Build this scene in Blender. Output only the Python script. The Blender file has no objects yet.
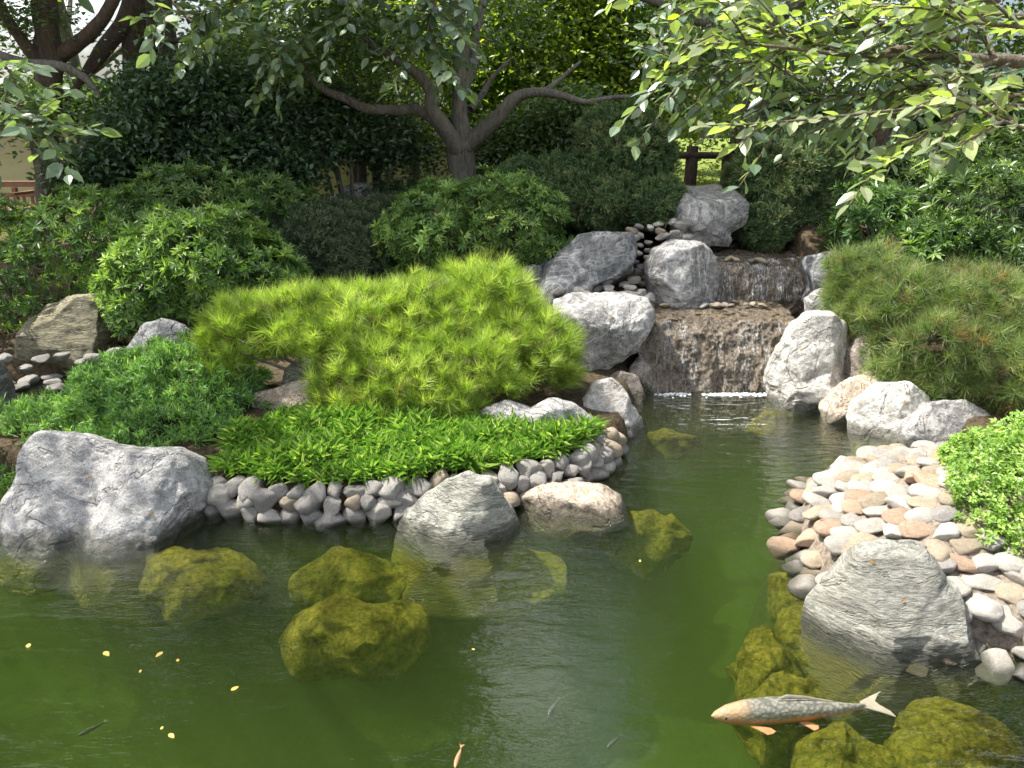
import bpy, math, random
import numpy as np
from mathutils import Vector, noise

random.seed(7)
rng = np.random.default_rng(7)
SC = bpy.context.scene
COL = SC.collection
R = math.radians

# ------------------------------------------------------------------ camera
CAMH, PITCH, FPX = 2.0, R(18.2), 773.0
cam = bpy.data.cameras.new("camera")
camo = bpy.data.objects.new("camera", cam)
COL.objects.link(camo)
camo.location = (0, 0, CAMH)
camo.rotation_euler = (R(90) - PITCH, 0, 0)
cam.sensor_width = 36.0
cam.lens = FPX / 1024 * 36.0
cam.clip_start = 0.05
cam.clip_end = 500
SC.camera = camo

# ------------------------------------------------------------------ light
SUN_EL, SUN_AZ = R(60), R(-80)          # azimuth measured from +Y (ahead) towards +X
w = bpy.data.worlds.new("World")
SC.world = w
w.use_nodes = True
nt = w.node_tree
sky = nt.nodes.new("ShaderNodeTexSky")
sky.sky_type = 'NISHITA'
sky.sun_disc = False
sky.sun_elevation = SUN_EL
sky.sun_rotation = SUN_AZ
sky.air_density = 1.0
sky.dust_density = 5.0
bg = nt.nodes["Background"]
tcw = nt.nodes.new("ShaderNodeTexCoord")
cn = nt.nodes.new("ShaderNodeTexNoise"); cn.inputs['Scale'].default_value = 2.2; cn.inputs['Detail'].default_value = 6
cr = nt.nodes.new("ShaderNodeValToRGB")
cr.color_ramp.elements[0].position = 0.50; cr.color_ramp.elements[1].position = 0.58
cm_ = nt.nodes.new("ShaderNodeMix"); cm_.data_type = 'RGBA'
cm_.inputs[7].default_value = (9, 9.2, 9.4, 1)          # thin bright cloud
nt.links.new(tcw.outputs['Generated'], cn.inputs['Vector'])
nt.links.new(cn.outputs[0], cr.inputs[0])
nt.links.new(cr.outputs[0], cm_.inputs[0])
nt.links.new(sky.outputs[0], cm_.inputs[6])
nt.links.new(cm_.outputs[2], bg.inputs[0])
bg.inputs[1].default_value = 0.11
sl = bpy.data.lights.new("sun", 'SUN')
sl.energy = 5.0
sl.angle = R(0.6)
sl.color = (1.0, 0.95, 0.86)
so = bpy.data.objects.new("sun", sl)
COL.objects.link(so)
sd = Vector((math.sin(SUN_AZ) * math.cos(SUN_EL), math.cos(SUN_AZ) * math.cos(SUN_EL), math.sin(SUN_EL)))
so.rotation_euler = sd.to_track_quat('Z', 'Y').to_euler()
so.location = sd * 30
SC.view_settings.view_transform = 'Standard'
SC.view_settings.look = 'None'
SC.view_settings.exposure = 1.18
SC.view_settings.gamma = 1
SC.render.engine = 'CYCLES'
SC.cycles.max_bounces = 8
SC.cycles.diffuse_bounces = 3
SC.cycles.glossy_bounces = 3
SC.cycles.transmission_bounces = 5
SC.cycles.transparent_max_bounces = 24
SC.cycles.volume_bounces = 1
SC.cycles.use_denoising = True
SC.cycles.caustics_reflective = False
SC.cycles.caustics_refractive = False
SC.cycles.sample_clamp_indirect = 4

# ------------------------------------------------------------------ geometry helpers
SP, CP = math.sin(PITCH), math.cos(PITCH)

def ray(px, py):
    u, v = (px - 512) / FPX, (py - 384) / FPX
    return (u, CP - v * SP, -SP - v * CP)

def G(px, py, z=0.0):
    d = ray(px, py)
    t = (z - CAMH) / d[2]
    return (d[0] * t, d[1] * t, z)

def AT(px, py, Y):
    d = ray(px, py)
    t = Y / d[1]
    return (d[0] * t, Y, CAMH + d[2] * t)

def PXM(py, Y):                      # metres per pixel at depth Y
    d = ray(512, py)
    return (Y / d[1]) / FPX

def link(o, parent=None):
    COL.objects.link(o)
    if parent is not None:
        o.parent = parent
    return o

def tag(o, label=None, cat=None, group=None, kind=None):
    if label: o['label'] = label
    if cat: o['category'] = cat
    if group: o['group'] = group
    if kind: o['kind'] = kind
    return o

def empty(name, loc, label, cat, group=None):
    o = bpy.data.objects.new(name, None)
    o.location = loc
    o.empty_display_size = 0.1
    link(o)
    return tag(o, label, cat, group)

def mesh(name, V, F, mat=None, smooth=False, tone=None):
    V = np.asarray(V, dtype=np.float32)
    F = np.asarray(F, dtype=np.int32)
    me = bpy.data.meshes.new(name)
    k = F.shape[1]
    me.vertices.add(len(V))
    me.vertices.foreach_set('co', V.ravel())
    me.loops.add(F.size)
    me.loops.foreach_set('vertex_index', F.ravel())
    me.polygons.add(len(F))
    me.polygons.foreach_set('loop_start', np.arange(0, F.size, k, dtype=np.int32))
    me.polygons.foreach_set('loop_total', np.full(len(F), k, dtype=np.int32))
    me.polygons.foreach_set('use_smooth', np.full(len(F), smooth, dtype=bool))
    if tone is not None:
        a = me.attributes.new('tone', 'FLOAT', 'POINT')
        a.data.foreach_set('value', np.asarray(tone, dtype=np.float32))
    me.update(calc_edges=True)
    if mat: me.materials.append(mat)
    return me

def mobj(name, V, F, mat, parent=None, loc=None, smooth=False, tone=None):
    """mesh object from WORLD coordinates; origin moved to loc (or the parent's)"""
    V = np.asarray(V, dtype=np.float64)
    org = np.array(parent.location if parent is not None and parent.parent is None else (loc or (0, 0, 0)))
    me = mesh(name, V - org, F, mat, smooth, tone)
    o = bpy.data.objects.new(name, me)
    link(o, parent)
    if parent is None:
        o.location = org
    return o

def fnoise(P, s, seed=0.0, octv=3):
    out = np.empty(len(P))
    q = np.asarray(P) * s + np.array([seed * 13.7, seed * 7.1 + 3.3, seed * 3.9])
    for i, p in enumerate(q):
        out[i] = noise.fractal(Vector(p), 1.0, 2.0, octv)
    return out

def rnoise(P, s, seed=0.0, octv=4):
    out = np.empty(len(P))
    q = np.asarray(P) * s + np.array([seed * 11.7, seed * 5.1 + 1.3, seed * 2.9])
    for i, p in enumerate(q):
        out[i] = noise.ridged_multi_fractal(Vector(p), 1.0, 2.1, octv, 1.0, 2.0)
    return out

# ------------------------------------------------------------------ materials
MATS = {}

class NB:
    def __init__(s, name):
        s.m = bpy.data.materials.new(name)
        s.m.use_nodes = True
        s.t = s.m.node_tree
        s.t.nodes.clear()
        s.out = s.t.nodes.new('ShaderNodeOutputMaterial')
    def n(s, typ, **kw):
        x = s.t.nodes.new(typ)
        for k, v in kw.items():
            if k.startswith('i_'):
                key = k[2:].replace('_', ' ')
                x.inputs[key].default_value = v
            else:
                setattr(x, k, v)
        return x
    def l(s, a, b):
        s.t.links.new(a, b)
    def ramp(s, fac, stops, interp='LINEAR'):
        r = s.n('ShaderNodeValToRGB')
        r.color_ramp.interpolation = interp
        e = r.color_ramp.elements
        while len(e) < len(stops): e.new(0.5)
        for i, (p, c) in enumerate(stops):
            e[i].position = p
            e[i].color = c if len(c) == 4 else (*c, 1)
        s.l(fac, r.inputs[0])
        return r.outputs[0]
    def mix(s, fac, a, b, mode='MIX'):
        m = s.n('ShaderNodeMix', data_type='RGBA', blend_type=mode)
        for sock, v in ((m.inputs[0], fac), (m.inputs[6], a), (m.inputs[7], b)):
            if hasattr(v, 'links'): s.l(v, sock)
            else: sock.default_value = v if not isinstance(v, tuple) or len(v) == 4 else (*v, 1)
        return m.outputs[2]
    def math(s, op, a, b=None, clamp=False):
        m = s.n('ShaderNodeMath', operation=op, use_clamp=clamp)
        for sock, v in ((m.inputs[0], a), (m.inputs[1], b)):
            if v is None: continue
            if hasattr(v, 'links'): s.l(v, sock)
            else: sock.default_value = v
        return m.outputs[0]
    def noise(s, vec, scale, detail=5, rough=0.6, dist=0.0):
        x = s.n('ShaderNodeTexNoise')
        x.inputs['Scale'].default_value = scale
        x.inputs['Detail'].default_value = detail
        x.inputs['Roughness'].default_value = rough
        x.inputs['Distortion'].default_value = dist
        if vec is not None: s.l(vec, x.inputs['Vector'])
        return x
    def bump(s, h, strength, dist, normal=None):
        b = s.n('ShaderNodeBump')
        b.inputs['Strength'].default_value = strength
        b.inputs['Distance'].default_value = dist
        s.l(h, b.inputs['Height'])
        if normal: s.l(normal, b.inputs['Normal'])
        return b.outputs[0]

def coords(b, scale=(1, 1, 1), rot=(0, 0, 0)):
    tc = b.n('ShaderNodeTexCoord')
    oi = b.n('ShaderNodeObjectInfo')
    mp = b.n('ShaderNodeMapping')
    mp.inputs['Scale'].default_value = scale
    mp.inputs['Rotation'].default_value = rot
    sc = b.n('ShaderNodeVectorMath', operation='SCALE')
    cb = b.n('ShaderNodeCombineXYZ')
    for i in range(3): b.l(oi.outputs['Random'], cb.inputs[i])
    b.l(cb.outputs[0], sc.inputs[0]); sc.inputs[3].default_value = 37.0
    ad = b.n('ShaderNodeVectorMath', operation='ADD')
    b.l(tc.outputs['Object'], ad.inputs[0]); b.l(sc.outputs[0], ad.inputs[1])
    b.l(ad.outputs[0], mp.inputs[0])
    return mp.outputs[0], oi.outputs['Random']

def rock_mat(name, dark, mid, light, vein=0.5, strat=None, scale=1.0, lichen=0.3, moss_line=True, rough=0.8, spotc=(0.25, 0.09, 0.05), wet=0.09, bump=1.0):
    b = NB(name)
    st = strat or ((1, 1, 1), (0, 0, 0))
    vec, rnd = coords(b, *st)
    big = b.noise(vec, 2.2 * scale, 6, 0.62, 0.8)
    fine = b.noise(vec, 22 * scale, 8, 0.72, 0.3)
    grain = b.noise(vec, 120 * scale, 3, 0.7)
    c = b.ramp(big.outputs[0], [(0.32, dark), (0.5, mid), (0.68, light)])
    c2 = b.ramp(fine.outputs[0], [(0.40, dark), (0.51, mid), (0.61, light)])
    c = b.mix(0.6, c, c2)
    sp = b.ramp(grain.outputs[0], [(0.36, (0.25, 0.25, 0.25)), (0.5, (0.5, 0.5, 0.5)), (0.64, (0.8, 0.8, 0.8))])
    c = b.mix(0.55, c, sp, 'OVERLAY')
    # pale veins
    vn = b.noise(vec, 1.7 * scale, 3, 0.6, 1.8)
    a = b.math('ABSOLUTE', b.math('SUBTRACT', vn.outputs[0], 0.5))
    vm = b.ramp(a, [(0.0, (1, 1, 1)), (0.012, (0.55, 0.55, 0.55)), (0.035, (0, 0, 0))])
    vn2 = b.noise(vec, 4.3 * scale, 4, 0.6, 2.2)
    a2 = b.math('ABSOLUTE', b.math('SUBTRACT', vn2.outputs[0], 0.47))
    vm2 = b.ramp(a2, [(0.0, (0.6, 0.6, 0.6)), (0.02, (0, 0, 0))])
    vf = b.math('MULTIPLY', b.math('ADD', vm, vm2, True), vein)
    c = b.mix(vf, c, tuple(min(1, x * 1.35 + 0.08) for x in light))
    # dark cracks
    cn = b.noise(vec, 1.5 * scale, 5, 0.6, 0.7)
    a3 = b.math('ABSOLUTE', b.math('SUBTRACT', cn.outputs[0], 0.52))
    cm = b.ramp(a3, [(0.0, (1, 1, 1)), (0.016, (0, 0, 0))])
    c = b.mix(b.math('MULTIPLY', cm, 0.3), c, tuple(x * 0.35 for x in dark))
    # lichen / rust stains
    ln = b.noise(vec, 6 * scale, 6, 0.75, 0.5)
    lm = b.ramp(ln.outputs[0], [(0.60, (0, 0, 0)), (0.68, (1, 1, 1))])
    c = b.mix(b.math('MULTIPLY', lm, lichen), c, spotc)
    rf = b.ramp(fine.outputs[0], [(0.3, (rough - .12,) * 3), (0.7, (rough + .1,) * 3)])
    if moss_line:
        geo = b.n('ShaderNodeNewGeometry')
        sx = b.n('ShaderNodeSeparateXYZ'); b.l(geo.outputs['Position'], sx.inputs[0])
        z = b.math('ADD', sx.outputs[2], b.math('MULTIPLY', b.math('SUBTRACT', fine.outputs[0], 0.5), 0.09))
        wm = b.ramp(b.math('MULTIPLY', z, 1.0 / max(wet, .001)), [(0.0, (1, 1, 1)), (0.55, (0.75, 0.75, 0.75)), (1.0, (0, 0, 0))])
        c = b.mix(b.math('MULTIPLY', wm, 0.85), c, (0.022, 0.026, 0.010))
        um = b.ramp(b.math('MULTIPLY', b.math('ADD', z, 0.03), -20.0), [(0.0, (0, 0, 0)), (1.0, (1, 1, 1))])
        c = b.mix(um, c, (0.09, 0.085, 0.010))
        rf = b.mix(wm, rf, (0.25, 0.25, 0.25))
    # lightness differs from stone to stone
    hs = b.n('ShaderNodeHueSaturation')
    b.l(c, hs.inputs['Color'])
    b.l(b.math('ADD', b.math('MULTIPLY', rnd, 0.35), 0.82), hs.inputs['Value'])
    p = b.n('ShaderNodeBsdfPrincipled')
    b.l(hs.outputs[0], p.inputs['Base Color']); b.l(rf, p.inputs['Roughness'])
    p.inputs['Specular IOR Level'].default_value = 0.3
    h = b.math('ADD', b.math('MULTIPLY', big.outputs[0], 0.6), b.math('ADD', b.math('MULTIPLY', fine.outputs[0], 0.9), b.math('MULTIPLY', grain.outputs[0], 0.12)))
    h = b.math('SUBTRACT', h, b.math('MULTIPLY', cm, 0.3))
    b.l(b.bump(h, 0.9 * bump, 0.045), p.inputs['Normal'])
    b.l(p.outputs[0], b.out.inputs[0])
    return b.m

def leaf_mat(name, c0, c1, c2, trans=0.35, rough=0.42, spec=0.5, tcol=None, dead=None):
    """c0..c2: leaf colours by the 'tone' of each leaf (its age)"""
    b = NB(name)
    at = b.n('ShaderNodeAttribute', attribute_name='tone')
    c = b.ramp(at.outputs['Fac'], ([(0.0, dead), (0.03, c0)] if dead else [(0.0, c0)]) + [(0.5, c1), (1.0, c2)])
    p = b.n('ShaderNodeBsdfPrincipled')
    b.l(c, p.inputs['Base Color'])
    p.inputs['Roughness'].default_value = rough
    p.inputs['Specular IOR Level'].default_value = spec
    t = b.n('ShaderNodeBsdfTranslucent')
    tc = b.mix(1.0, c, tcol or (1.9, 2.0, 0.7), 'MULTIPLY')
    b.l(tc, t.inputs[0])
    m = b.n('ShaderNodeMixShader'); m.inputs[0].default_value = trans
    b.l(p.outputs[0], m.inputs[1]); b.l(t.outputs[0], m.inputs[2])
    b.l(m.outputs[0], b.out.inputs[0])
    return b.m

def bark_mat(name, dark, light, scale=1.0):
    b = NB(name)
    vec, rnd = coords(b, (1, 1, 0.25))
    n1 = b.noise(vec, 9 * scale, 6, 0.7, 0.6)
    n2 = b.noise(vec, 45 * scale, 5, 0.7)
    c = b.ramp(n1.outputs[0], [(0.35, dark), (0.65, light)])
    c = b.mix(0.5, c, b.ramp(n2.outputs[0], [(0.35, dark), (0.65, light)]))
    p = b.n('ShaderNodeBsdfPrincipled'); b.l(c, p.inputs['Base Color'])
    p.inputs['Roughness'].default_value = 0.85
    h = b.math('ADD', n1.outputs[0], b.math('MULTIPLY', n2.outputs[0], 0.4))
    b.l(b.bump(h, 1.0, 0.04), p.inputs['Normal'])
    b.l(p.outputs[0], b.out.inputs[0])
    return b.m

def plain_mat(name, col, rough=0.7, var=0.25, scale=12, stretch=(1, 1, 1), spec=0.4):
    b = NB(name)
    vec, rnd = coords(b, stretch)
    n1 = b.noise(vec, scale, 6, 0.65, 0.3)
    c = b.ramp(n1.outputs[0], [(0.3, tuple(x * (1 - var) for x in col)), (0.7, tuple(min(1, x * (1 + var)) for x in col))])
    p = b.n('ShaderNodeBsdfPrincipled'); b.l(c, p.inputs['Base Color'])
    p.inputs['Roughness'].default_value = rough
    p.inputs['Specular IOR Level'].default_value = spec
    b.l(b.bump(n1.outputs[0], 0.4, 0.01), p.inputs['Normal'])
    b.l(p.outputs[0], b.out.inputs[0])
    return b.m

M = {}
M['granite'] = rock_mat('granite', (0.14, 0.14, 0.14), (0.29, 0.285, 0.28), (0.50, 0.49, 0.475), vein=0.55, lichen=0.25, spotc=(0.19, 0.10, 0.085))
M['granite_pale'] = rock_mat('pale_granite', (0.23, 0.23, 0.23), (0.38, 0.375, 0.37), (0.55, 0.54, 0.53), vein=0.25, lichen=0.3, spotc=(0.30, 0.20, 0.17))
M['pale'] = rock_mat('pale_stone', (0.24, 0.225, 0.20), (0.45, 0.43, 0.40), (0.66, 0.64, 0.60), vein=0.4, lichen=0.3, spotc=(0.33, 0.24, 0.15))
M['slate'] = rock_mat('slate', (0.075, 0.08, 0.085), (0.145, 0.15, 0.155), (0.24, 0.245, 0.25), vein=0.75, lichen=0.12, spotc=(0.3, 0.28, 0.24))
M['schist'] = rock_mat('schist', (0.17, 0.17, 0.145), (0.32, 0.32, 0.28), (0.52, 0.51, 0.46), vein=0.2, strat=((1.1, 1.1, 4.2), (0.0, 0.22, 0)), lichen=0.3, spotc=(0.34, 0.26, 0.12))
M['banded'] = rock_mat('banded_stone', (0.06, 0.058, 0.035), (0.19, 0.175, 0.11), (0.36, 0.33, 0.24), vein=0.35, strat=((0.8, 1, 4.2), (0.0, 0.9, 0)), lichen=0.3, spotc=(0.20, 0.16, 0.04), scale=1.3)
M['tan'] = rock_mat('tan_stone', (0.28, 0.21, 0.15), (0.46, 0.38, 0.30), (0.62, 0.55, 0.47), vein=0.35, lichen=0.35, spotc=(0.42, 0.26, 0.17), scale=1.5)
M['brown'] = rock_mat('brown_stone', (0.10, 0.085, 0.07), (0.22, 0.19, 0.165), (0.36, 0.32, 0.29), vein=0.4, lichen=0.3, spotc=(0.3, 0.15, 0.08))
M['cob_grey'] = rock_mat('cobble_grey', (0.17, 0.16, 0.15), (0.32, 0.305, 0.285), (0.50, 0.48, 0.45), vein=0.4, lichen=0.3, spotc=(0.26, 0.17, 0.13), scale=2.2, wet=0.028, bump=0.8)
M['cob_white'] = rock_mat('cobble_white', (0.33, 0.31, 0.27), (0.50, 0.47, 0.42), (0.68, 0.64, 0.59), vein=0.3, lichen=0.45, spotc=(0.45, 0.36, 0.26), scale=2.2, wet=0.028, bump=0.8)
M['cob_rust'] = rock_mat('cobble_rust', (0.36, 0.20, 0.12), (0.52, 0.35, 0.24), (0.66, 0.56, 0.46), vein=0.4, lichen=0.4, spotc=(0.55, 0.42, 0.32), scale=2.2, wet=0.028, bump=0.8)
M['cob_tan'] = rock_mat('cobble_tan', (0.30, 0.23, 0.15), (0.46, 0.38, 0.28), (0.60, 0.53, 0.43), vein=0.3, lichen=0.4, spotc=(0.50, 0.28, 0.13), scale=2.2, wet=0.028, bump=0.8)

def moss_mat():
    b = NB('underwater_moss')
    vec, rnd = coords(b)
    n1 = b.noise(vec, 5, 6, 0.7, 0.5)
    n2 = b.noise(vec, 38, 6, 0.75, 0.5)
    c = b.ramp(n1.outputs[0], [(0.3, (0.018, 0.024, 0.008)), (0.52, (0.075, 0.08, 0.012)), (0.74, (0.24, 0.21, 0.03))])
    c = b.mix(0.45, c, b.ramp(n2.outputs[0], [(0.38, (0.03, 0.035, 0.006)), (0.62, (0.25, 0.22, 0.03))]))
    p = b.n('ShaderNodeBsdfPrincipled'); b.l(c, p.inputs['Base Color'])
    p.inputs['Roughness'].default_value = 1.0
    p.inputs['Specular IOR Level'].default_value = 0.0
    b.l(b.bump(n2.outputs[0], 1.0, 0.03), p.inputs['Normal'])
    b.l(p.outputs[0], b.out.inputs[0])
    return b.m
M['moss'] = moss_mat()

def ground_mat():
    b = NB('soil_and_pond_bed')
    geo = b.n('ShaderNodeNewGeometry')
    pos = geo.outputs['Position']
    n1 = b.noise(pos, 1.6, 6, 0.65, 0.4)
    n2 = b.noise(pos, 30, 6, 0.75)
    soil = b.ramp(n2.outputs[0], [(0.35, (0.03, 0.022, 0.014)), (0.65, (0.13, 0.10, 0.065))])
    bed = b.ramp(n1.outputs[0], [(0.35, (0.012, 0.022, 0.006)), (0.55, (0.028, 0.042, 0.010)), (0.7, (0.06, 0.065, 0.015))])
    bed = b.mix(0.3, bed, b.ramp(n2.outputs[0], [(0.35, (0.01, 0.02, 0.006)), (0.65, (0.09, 0.09, 0.02))]))
    lawn = b.ramp(n2.outputs[0], [(0.35, (0.06, 0.10, 0.015)), (0.65, (0.22, 0.26, 0.06))])
    sx = b.n('ShaderNodeSeparateXYZ'); b.l(pos, sx.inputs[0])
    far = b.ramp(b.math('MULTIPLY', b.math('SUBTRACT', sx.outputs[1], 10.0), 0.6), [(0, (0, 0, 0)), (1, (1, 1, 1))])
    soil = b.mix(far, soil, lawn)
    gx = b.ramp(b.math('SUBTRACT', sx.outputs[0], 0.6), [(0.3, (0, 0, 0)), (0.4, (1, 1, 1))])
    gy = b.ramp(b.math('MULTIPLY', sx.outputs[1], 0.1), [(0.45, (1, 1, 1)), (0.47, (0, 0, 0))])
    mort = b.ramp(n2.outputs[0], [(0.35, (0.10, 0.08, 0.06)), (0.65, (0.34, 0.29, 0.24))])
    soil = b.mix(b.math('MULTIPLY', gx, gy), soil, mort)
    m = b.ramp(b.math('MULTIPLY', b.math('ADD', sx.outputs[2], 0.03), 20.0), [(0, (0, 0, 0)), (1, (1, 1, 1))])
    c = b.mix(m, bed, soil)
    p = b.n('ShaderNodeBsdfPrincipled'); b.l(c, p.inputs['Base Color'])
    p.inputs['Roughness'].default_value = 0.95
    p.inputs['Specular IOR Level'].default_value = 0.1
    b.l(b.bump(n2.outputs[0], 0.8, 0.03), p.inputs['Normal'])
    b.l(p.outputs[0], b.out.inputs[0])
    return b.m
M['ground'] = ground_mat()

def water_mat(name, still=True, density=1.0):
    b = NB(name)
    geo = b.n('ShaderNodeNewGeometry')
    pos = geo.outputs['Position']
    mp = b.n('ShaderNodeMapping'); mp.inputs['Scale'].default_value = (0.9, 2.6, 1.0)
    b.l(pos, mp.inputs[0])
    n1 = b.noise(mp.outputs[0], 2.4, 2, 0.5, 0.4)
    n2 = b.noise(mp.outputs[0], 9.0, 3, 0.55, 0.6)
    n3 = b.noise(mp.outputs[0], 34.0, 2, 0.5, 0.2)
    # rings spreading from the foot of the fall
    ds = b.n('ShaderNodeVectorMath', operation='DISTANCE')
    b.l(pos, ds.inputs[0]); ds.inputs[1].default_value = (1.7, 5.95, 0)
    wob = b.math('ADD', b.math('MULTIPLY', ds.outputs['Value'], 46.0), b.math('MULTIPLY', n1.outputs[0], 16.0))
    ring = b.math('SINE', wob)
    fall = b.math('POWER', 2.718, b.math('MULTIPLY', ds.outputs['Value'], -0.8))
    rp = b.math('MULTIPLY', ring, b.math('MULTIPLY', fall, 0.16))
    amp = b.math('ADD', 0.22, b.math('MULTIPLY', fall, 1.6))
    # patches of breeze-ruffled water
    n4 = b.noise(pos, 0.9, 2, 0.5)
    ruf = b.ramp(n4.outputs[0], [(0.42, (0.35,) * 3), (0.6, (1,) * 3)])
    h = b.math('MULTIPLY', b.math('SUBTRACT', n2.outputs[0], 0.5), b.math('MULTIPLY', amp, ruf))
    h = b.math('ADD', h, b.math('MULTIPLY', n1.outputs[0], 0.6))
    h = b.math('ADD', h, b.math('MULTIPLY', b.math('SUBTRACT', n3.outputs[0], 0.5), b.math('MULTIPLY', 0.16, ruf)))
    h = b.math('ADD', h, rp)
    nrm = b.bump(h, 1.0, 0.013)
    fr = b.n('ShaderNodeFresnel'); fr.inputs[0].default_value = 1.36
    b.l(nrm, fr.inputs['Normal'])
    gl = b.n('ShaderNodeBsdfGlossy'); gl.inputs['Roughness'].default_value = 0.0
    b.l(nrm, gl.inputs['Normal'])
    tr = b.n('ShaderNodeBsdfTransparent'); tr.inputs[0].default_value = (0.97, 0.99, 0.95, 1)
    m = b.n('ShaderNodeMixShader')
    front = b.math('SUBTRACT', 1.0, geo.outputs['Backfacing'])
    b.l(b.math('MULTIPLY', b.math('MULTIPLY', fr.outputs[0], 2.0), front, True), m.inputs[0]); b.l(tr.outputs[0], m.inputs[1]); b.l(gl.outputs[0], m.inputs[2])
    b.l(m.outputs[0], b.out.inputs[0])
    if density:
        v = b.n('ShaderNodeVolumePrincipled')
        v.inputs['Color'].default_value = (0.072, 0.104, 0.036, 1)
        v.inputs['Absorption Color'].default_value = (0.35, 0.5, 0.12, 1)
        v.inputs['Density'].default_value = density
        v.inputs['Anisotropy'].default_value = 0.2
        b.l(v.outputs[0], b.out.inputs[1])
    return b.m
M['water'] = water_mat('pond_water', True, 1.05)

M['azalea'] = leaf_mat('azalea_leaf', (0.045, 0.095, 0.028), (0.095, 0.18, 0.05), (0.23, 0.34, 0.10), 0.3)
M['azalea_bright'] = leaf_mat('azalea_bright_leaf', (0.06, 0.115, 0.035), (0.13, 0.23, 0.06), (0.33, 0.46, 0.14), 0.3)
M['pine'] = leaf_mat('pine_needle', (0.10, 0.17, 0.03), (0.26, 0.37, 0.06), (0.52, 0.60, 0.17), 0.40, 0.5, tcol=(1.5, 1.65, 0.6), dead=(0.20, 0.16, 0.06))
M['pine_dull'] = leaf_mat('pine_needle_dull', (0.06, 0.10, 0.04), (0.13, 0.20, 0.06), (0.30, 0.34, 0.14), 0.3, 0.5, dead=(0.30, 0.18, 0.08))
M['juniper'] = leaf_mat('juniper_leaf', (0.07, 0.15, 0.05), (0.15, 0.29, 0.08), (0.30, 0.46, 0.12), 0.3, 0.6)
M['conifer'] = leaf_mat('conifer_leaf', (0.05, 0.095, 0.04), (0.11, 0.19, 0.07), (0.24, 0.26, 0.12), 0.2, 0.6)
M['greyshrub'] = leaf_mat('grey_green_leaf', (0.045, 0.075, 0.04), (0.09, 0.135, 0.07), (0.18, 0.21, 0.12), 0.2, 0.6)
M['bamboo'] = leaf_mat('bamboo_leaf', (0.06, 0.14, 0.025), (0.16, 0.30, 0.045), (0.46, 0.55, 0.18), 0.38, tcol=(1.5, 1.7, 0.7))
M['cover'] = leaf_mat('cover_leaf', (0.09, 0.17, 0.03), (0.20, 0.34, 0.06), (0.42, 0.54, 0.16), 0.35, tcol=(1.5, 1.7, 0.7))
M['tree'] = leaf_mat('tree_leaf', (0.04, 0.075, 0.03), (0.08, 0.14, 0.05), (0.18, 0.26, 0.08), 0.35, 0.32, 0.6)
M['treelime'] = leaf_mat('tree_lime_leaf', (0.07, 0.13, 0.025), (0.17, 0.26, 0.045), (0.36, 0.43, 0.09), 0.48, 0.35, 0.6, (1.8, 1.8, 0.6))
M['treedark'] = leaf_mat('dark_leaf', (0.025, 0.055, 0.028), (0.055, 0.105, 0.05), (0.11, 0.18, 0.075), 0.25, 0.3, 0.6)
M['pear'] = leaf_mat('overhanging_leaf', (0.18, 0.22, 0.13), (0.32, 0.36, 0.22), (0.34, 0.46, 0.07), 0.40, 0.25, 0.8, (1.6, 1.9, 0.5))
M['teal'] = leaf_mat('blue_green_leaf', (0.07, 0.12, 0.08), (0.15, 0.22, 0.14), (0.24, 0.33, 0.17), 0.3, 0.3, 0.7)
M['bark'] = bark_mat('bark_grey', (0.05, 0.046, 0.038), (0.25, 0.225, 0.185))
M['barkred'] = bark_mat('bark_brown', (0.035, 0.025, 0.018), (0.15, 0.105, 0.075))
M['twig'] = bark_mat('twig_bark', (0.10, 0.08, 0.055), (0.28, 0.22, 0.15), 3)
M['wood'] = plain_mat('weathered_wood', (0.22, 0.12, 0.07), 0.7, 0.35, 14, (1, 1, 6))
M['darkwood'] = plain_mat('dark_wood', (0.07, 0.045, 0.03), 0.7, 0.3, 14, (1, 1, .3))
M['plaster'] = plain_mat('cream_plaster', (0.46, 0.42, 0.24), 0.85, 0.12, 3)

# ------------------------------------------------------------------ ground and pond
pond_px = [(-420, 476), (0, 478), (120, 492), (205, 512), (260, 521), (330, 523), (400, 518), (460, 512), (530, 503), (585, 486), (610, 468),
           (625, 448), (648, 430), (640, 412), (640, 396), (648, 386), (795, 386), (800, 402), (840, 412), (890, 438), (960, 450), (990, 456),
           (985, 464), (905, 466), (845, 472), (808, 486), (790, 508), (790, 540), (812, 580), (850, 625), (905, 648), (985, 650), (1040, 672),
           (1160, 690), (1400, 720)]
POND = [G(*p)[:2] for p in pond_px] + [(3.2, 0.7), (-4.6, 0.7), (-6.5, 3.0)]
INLET = [G(*p)[:2] for p in [(-420, 384), (0, 386), (60, 380), (118, 372), (140, 378), (110, 400), (40, 432), (-60, 448), (-420, 450)]]

def seg_dist(P, poly):
    P = np.asarray(P, dtype=float)
    A = np.array(poly); B = np.roll(A, -1, axis=0)
    d2 = np.full(len(P), 1e9)
    inside = np.zeros(len(P), dtype=bool)
    for a, c in zip(A, B):
        ab = c - a
        t = np.clip(((P - a) @ ab) / (ab @ ab + 1e-12), 0, 1)
        q = a + t[:, None] * ab
        d2 = np.minimum(d2, ((P - q) ** 2).sum(1))
        cond = ((a[1] > P[:, 1]) != (c[1] > P[:, 1]))
        xi = (c[0] - a[0]) * (P[:, 1] - a[1]) / ((c[1] - a[1]) + 1e-12) + a[0]
        inside ^= cond & (P[:, 0] < xi)
    return np.where(inside, -1, 1) * np.sqrt(d2)

def sstep(a, b, x):
    t = np.clip((x - a) / (b - a), 0, 1)
    return t * t * (3 - 2 * t)

FX0, FX1 = 1.08, 2.62     # the fall's channel

def stream_z(y):
    return np.where(y < 6.12, -0.3 + 0.0 * y, 0) + np.where(y >= 6.12, np.where(y < 6.85, 0.47, 0.80), 0)

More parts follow.
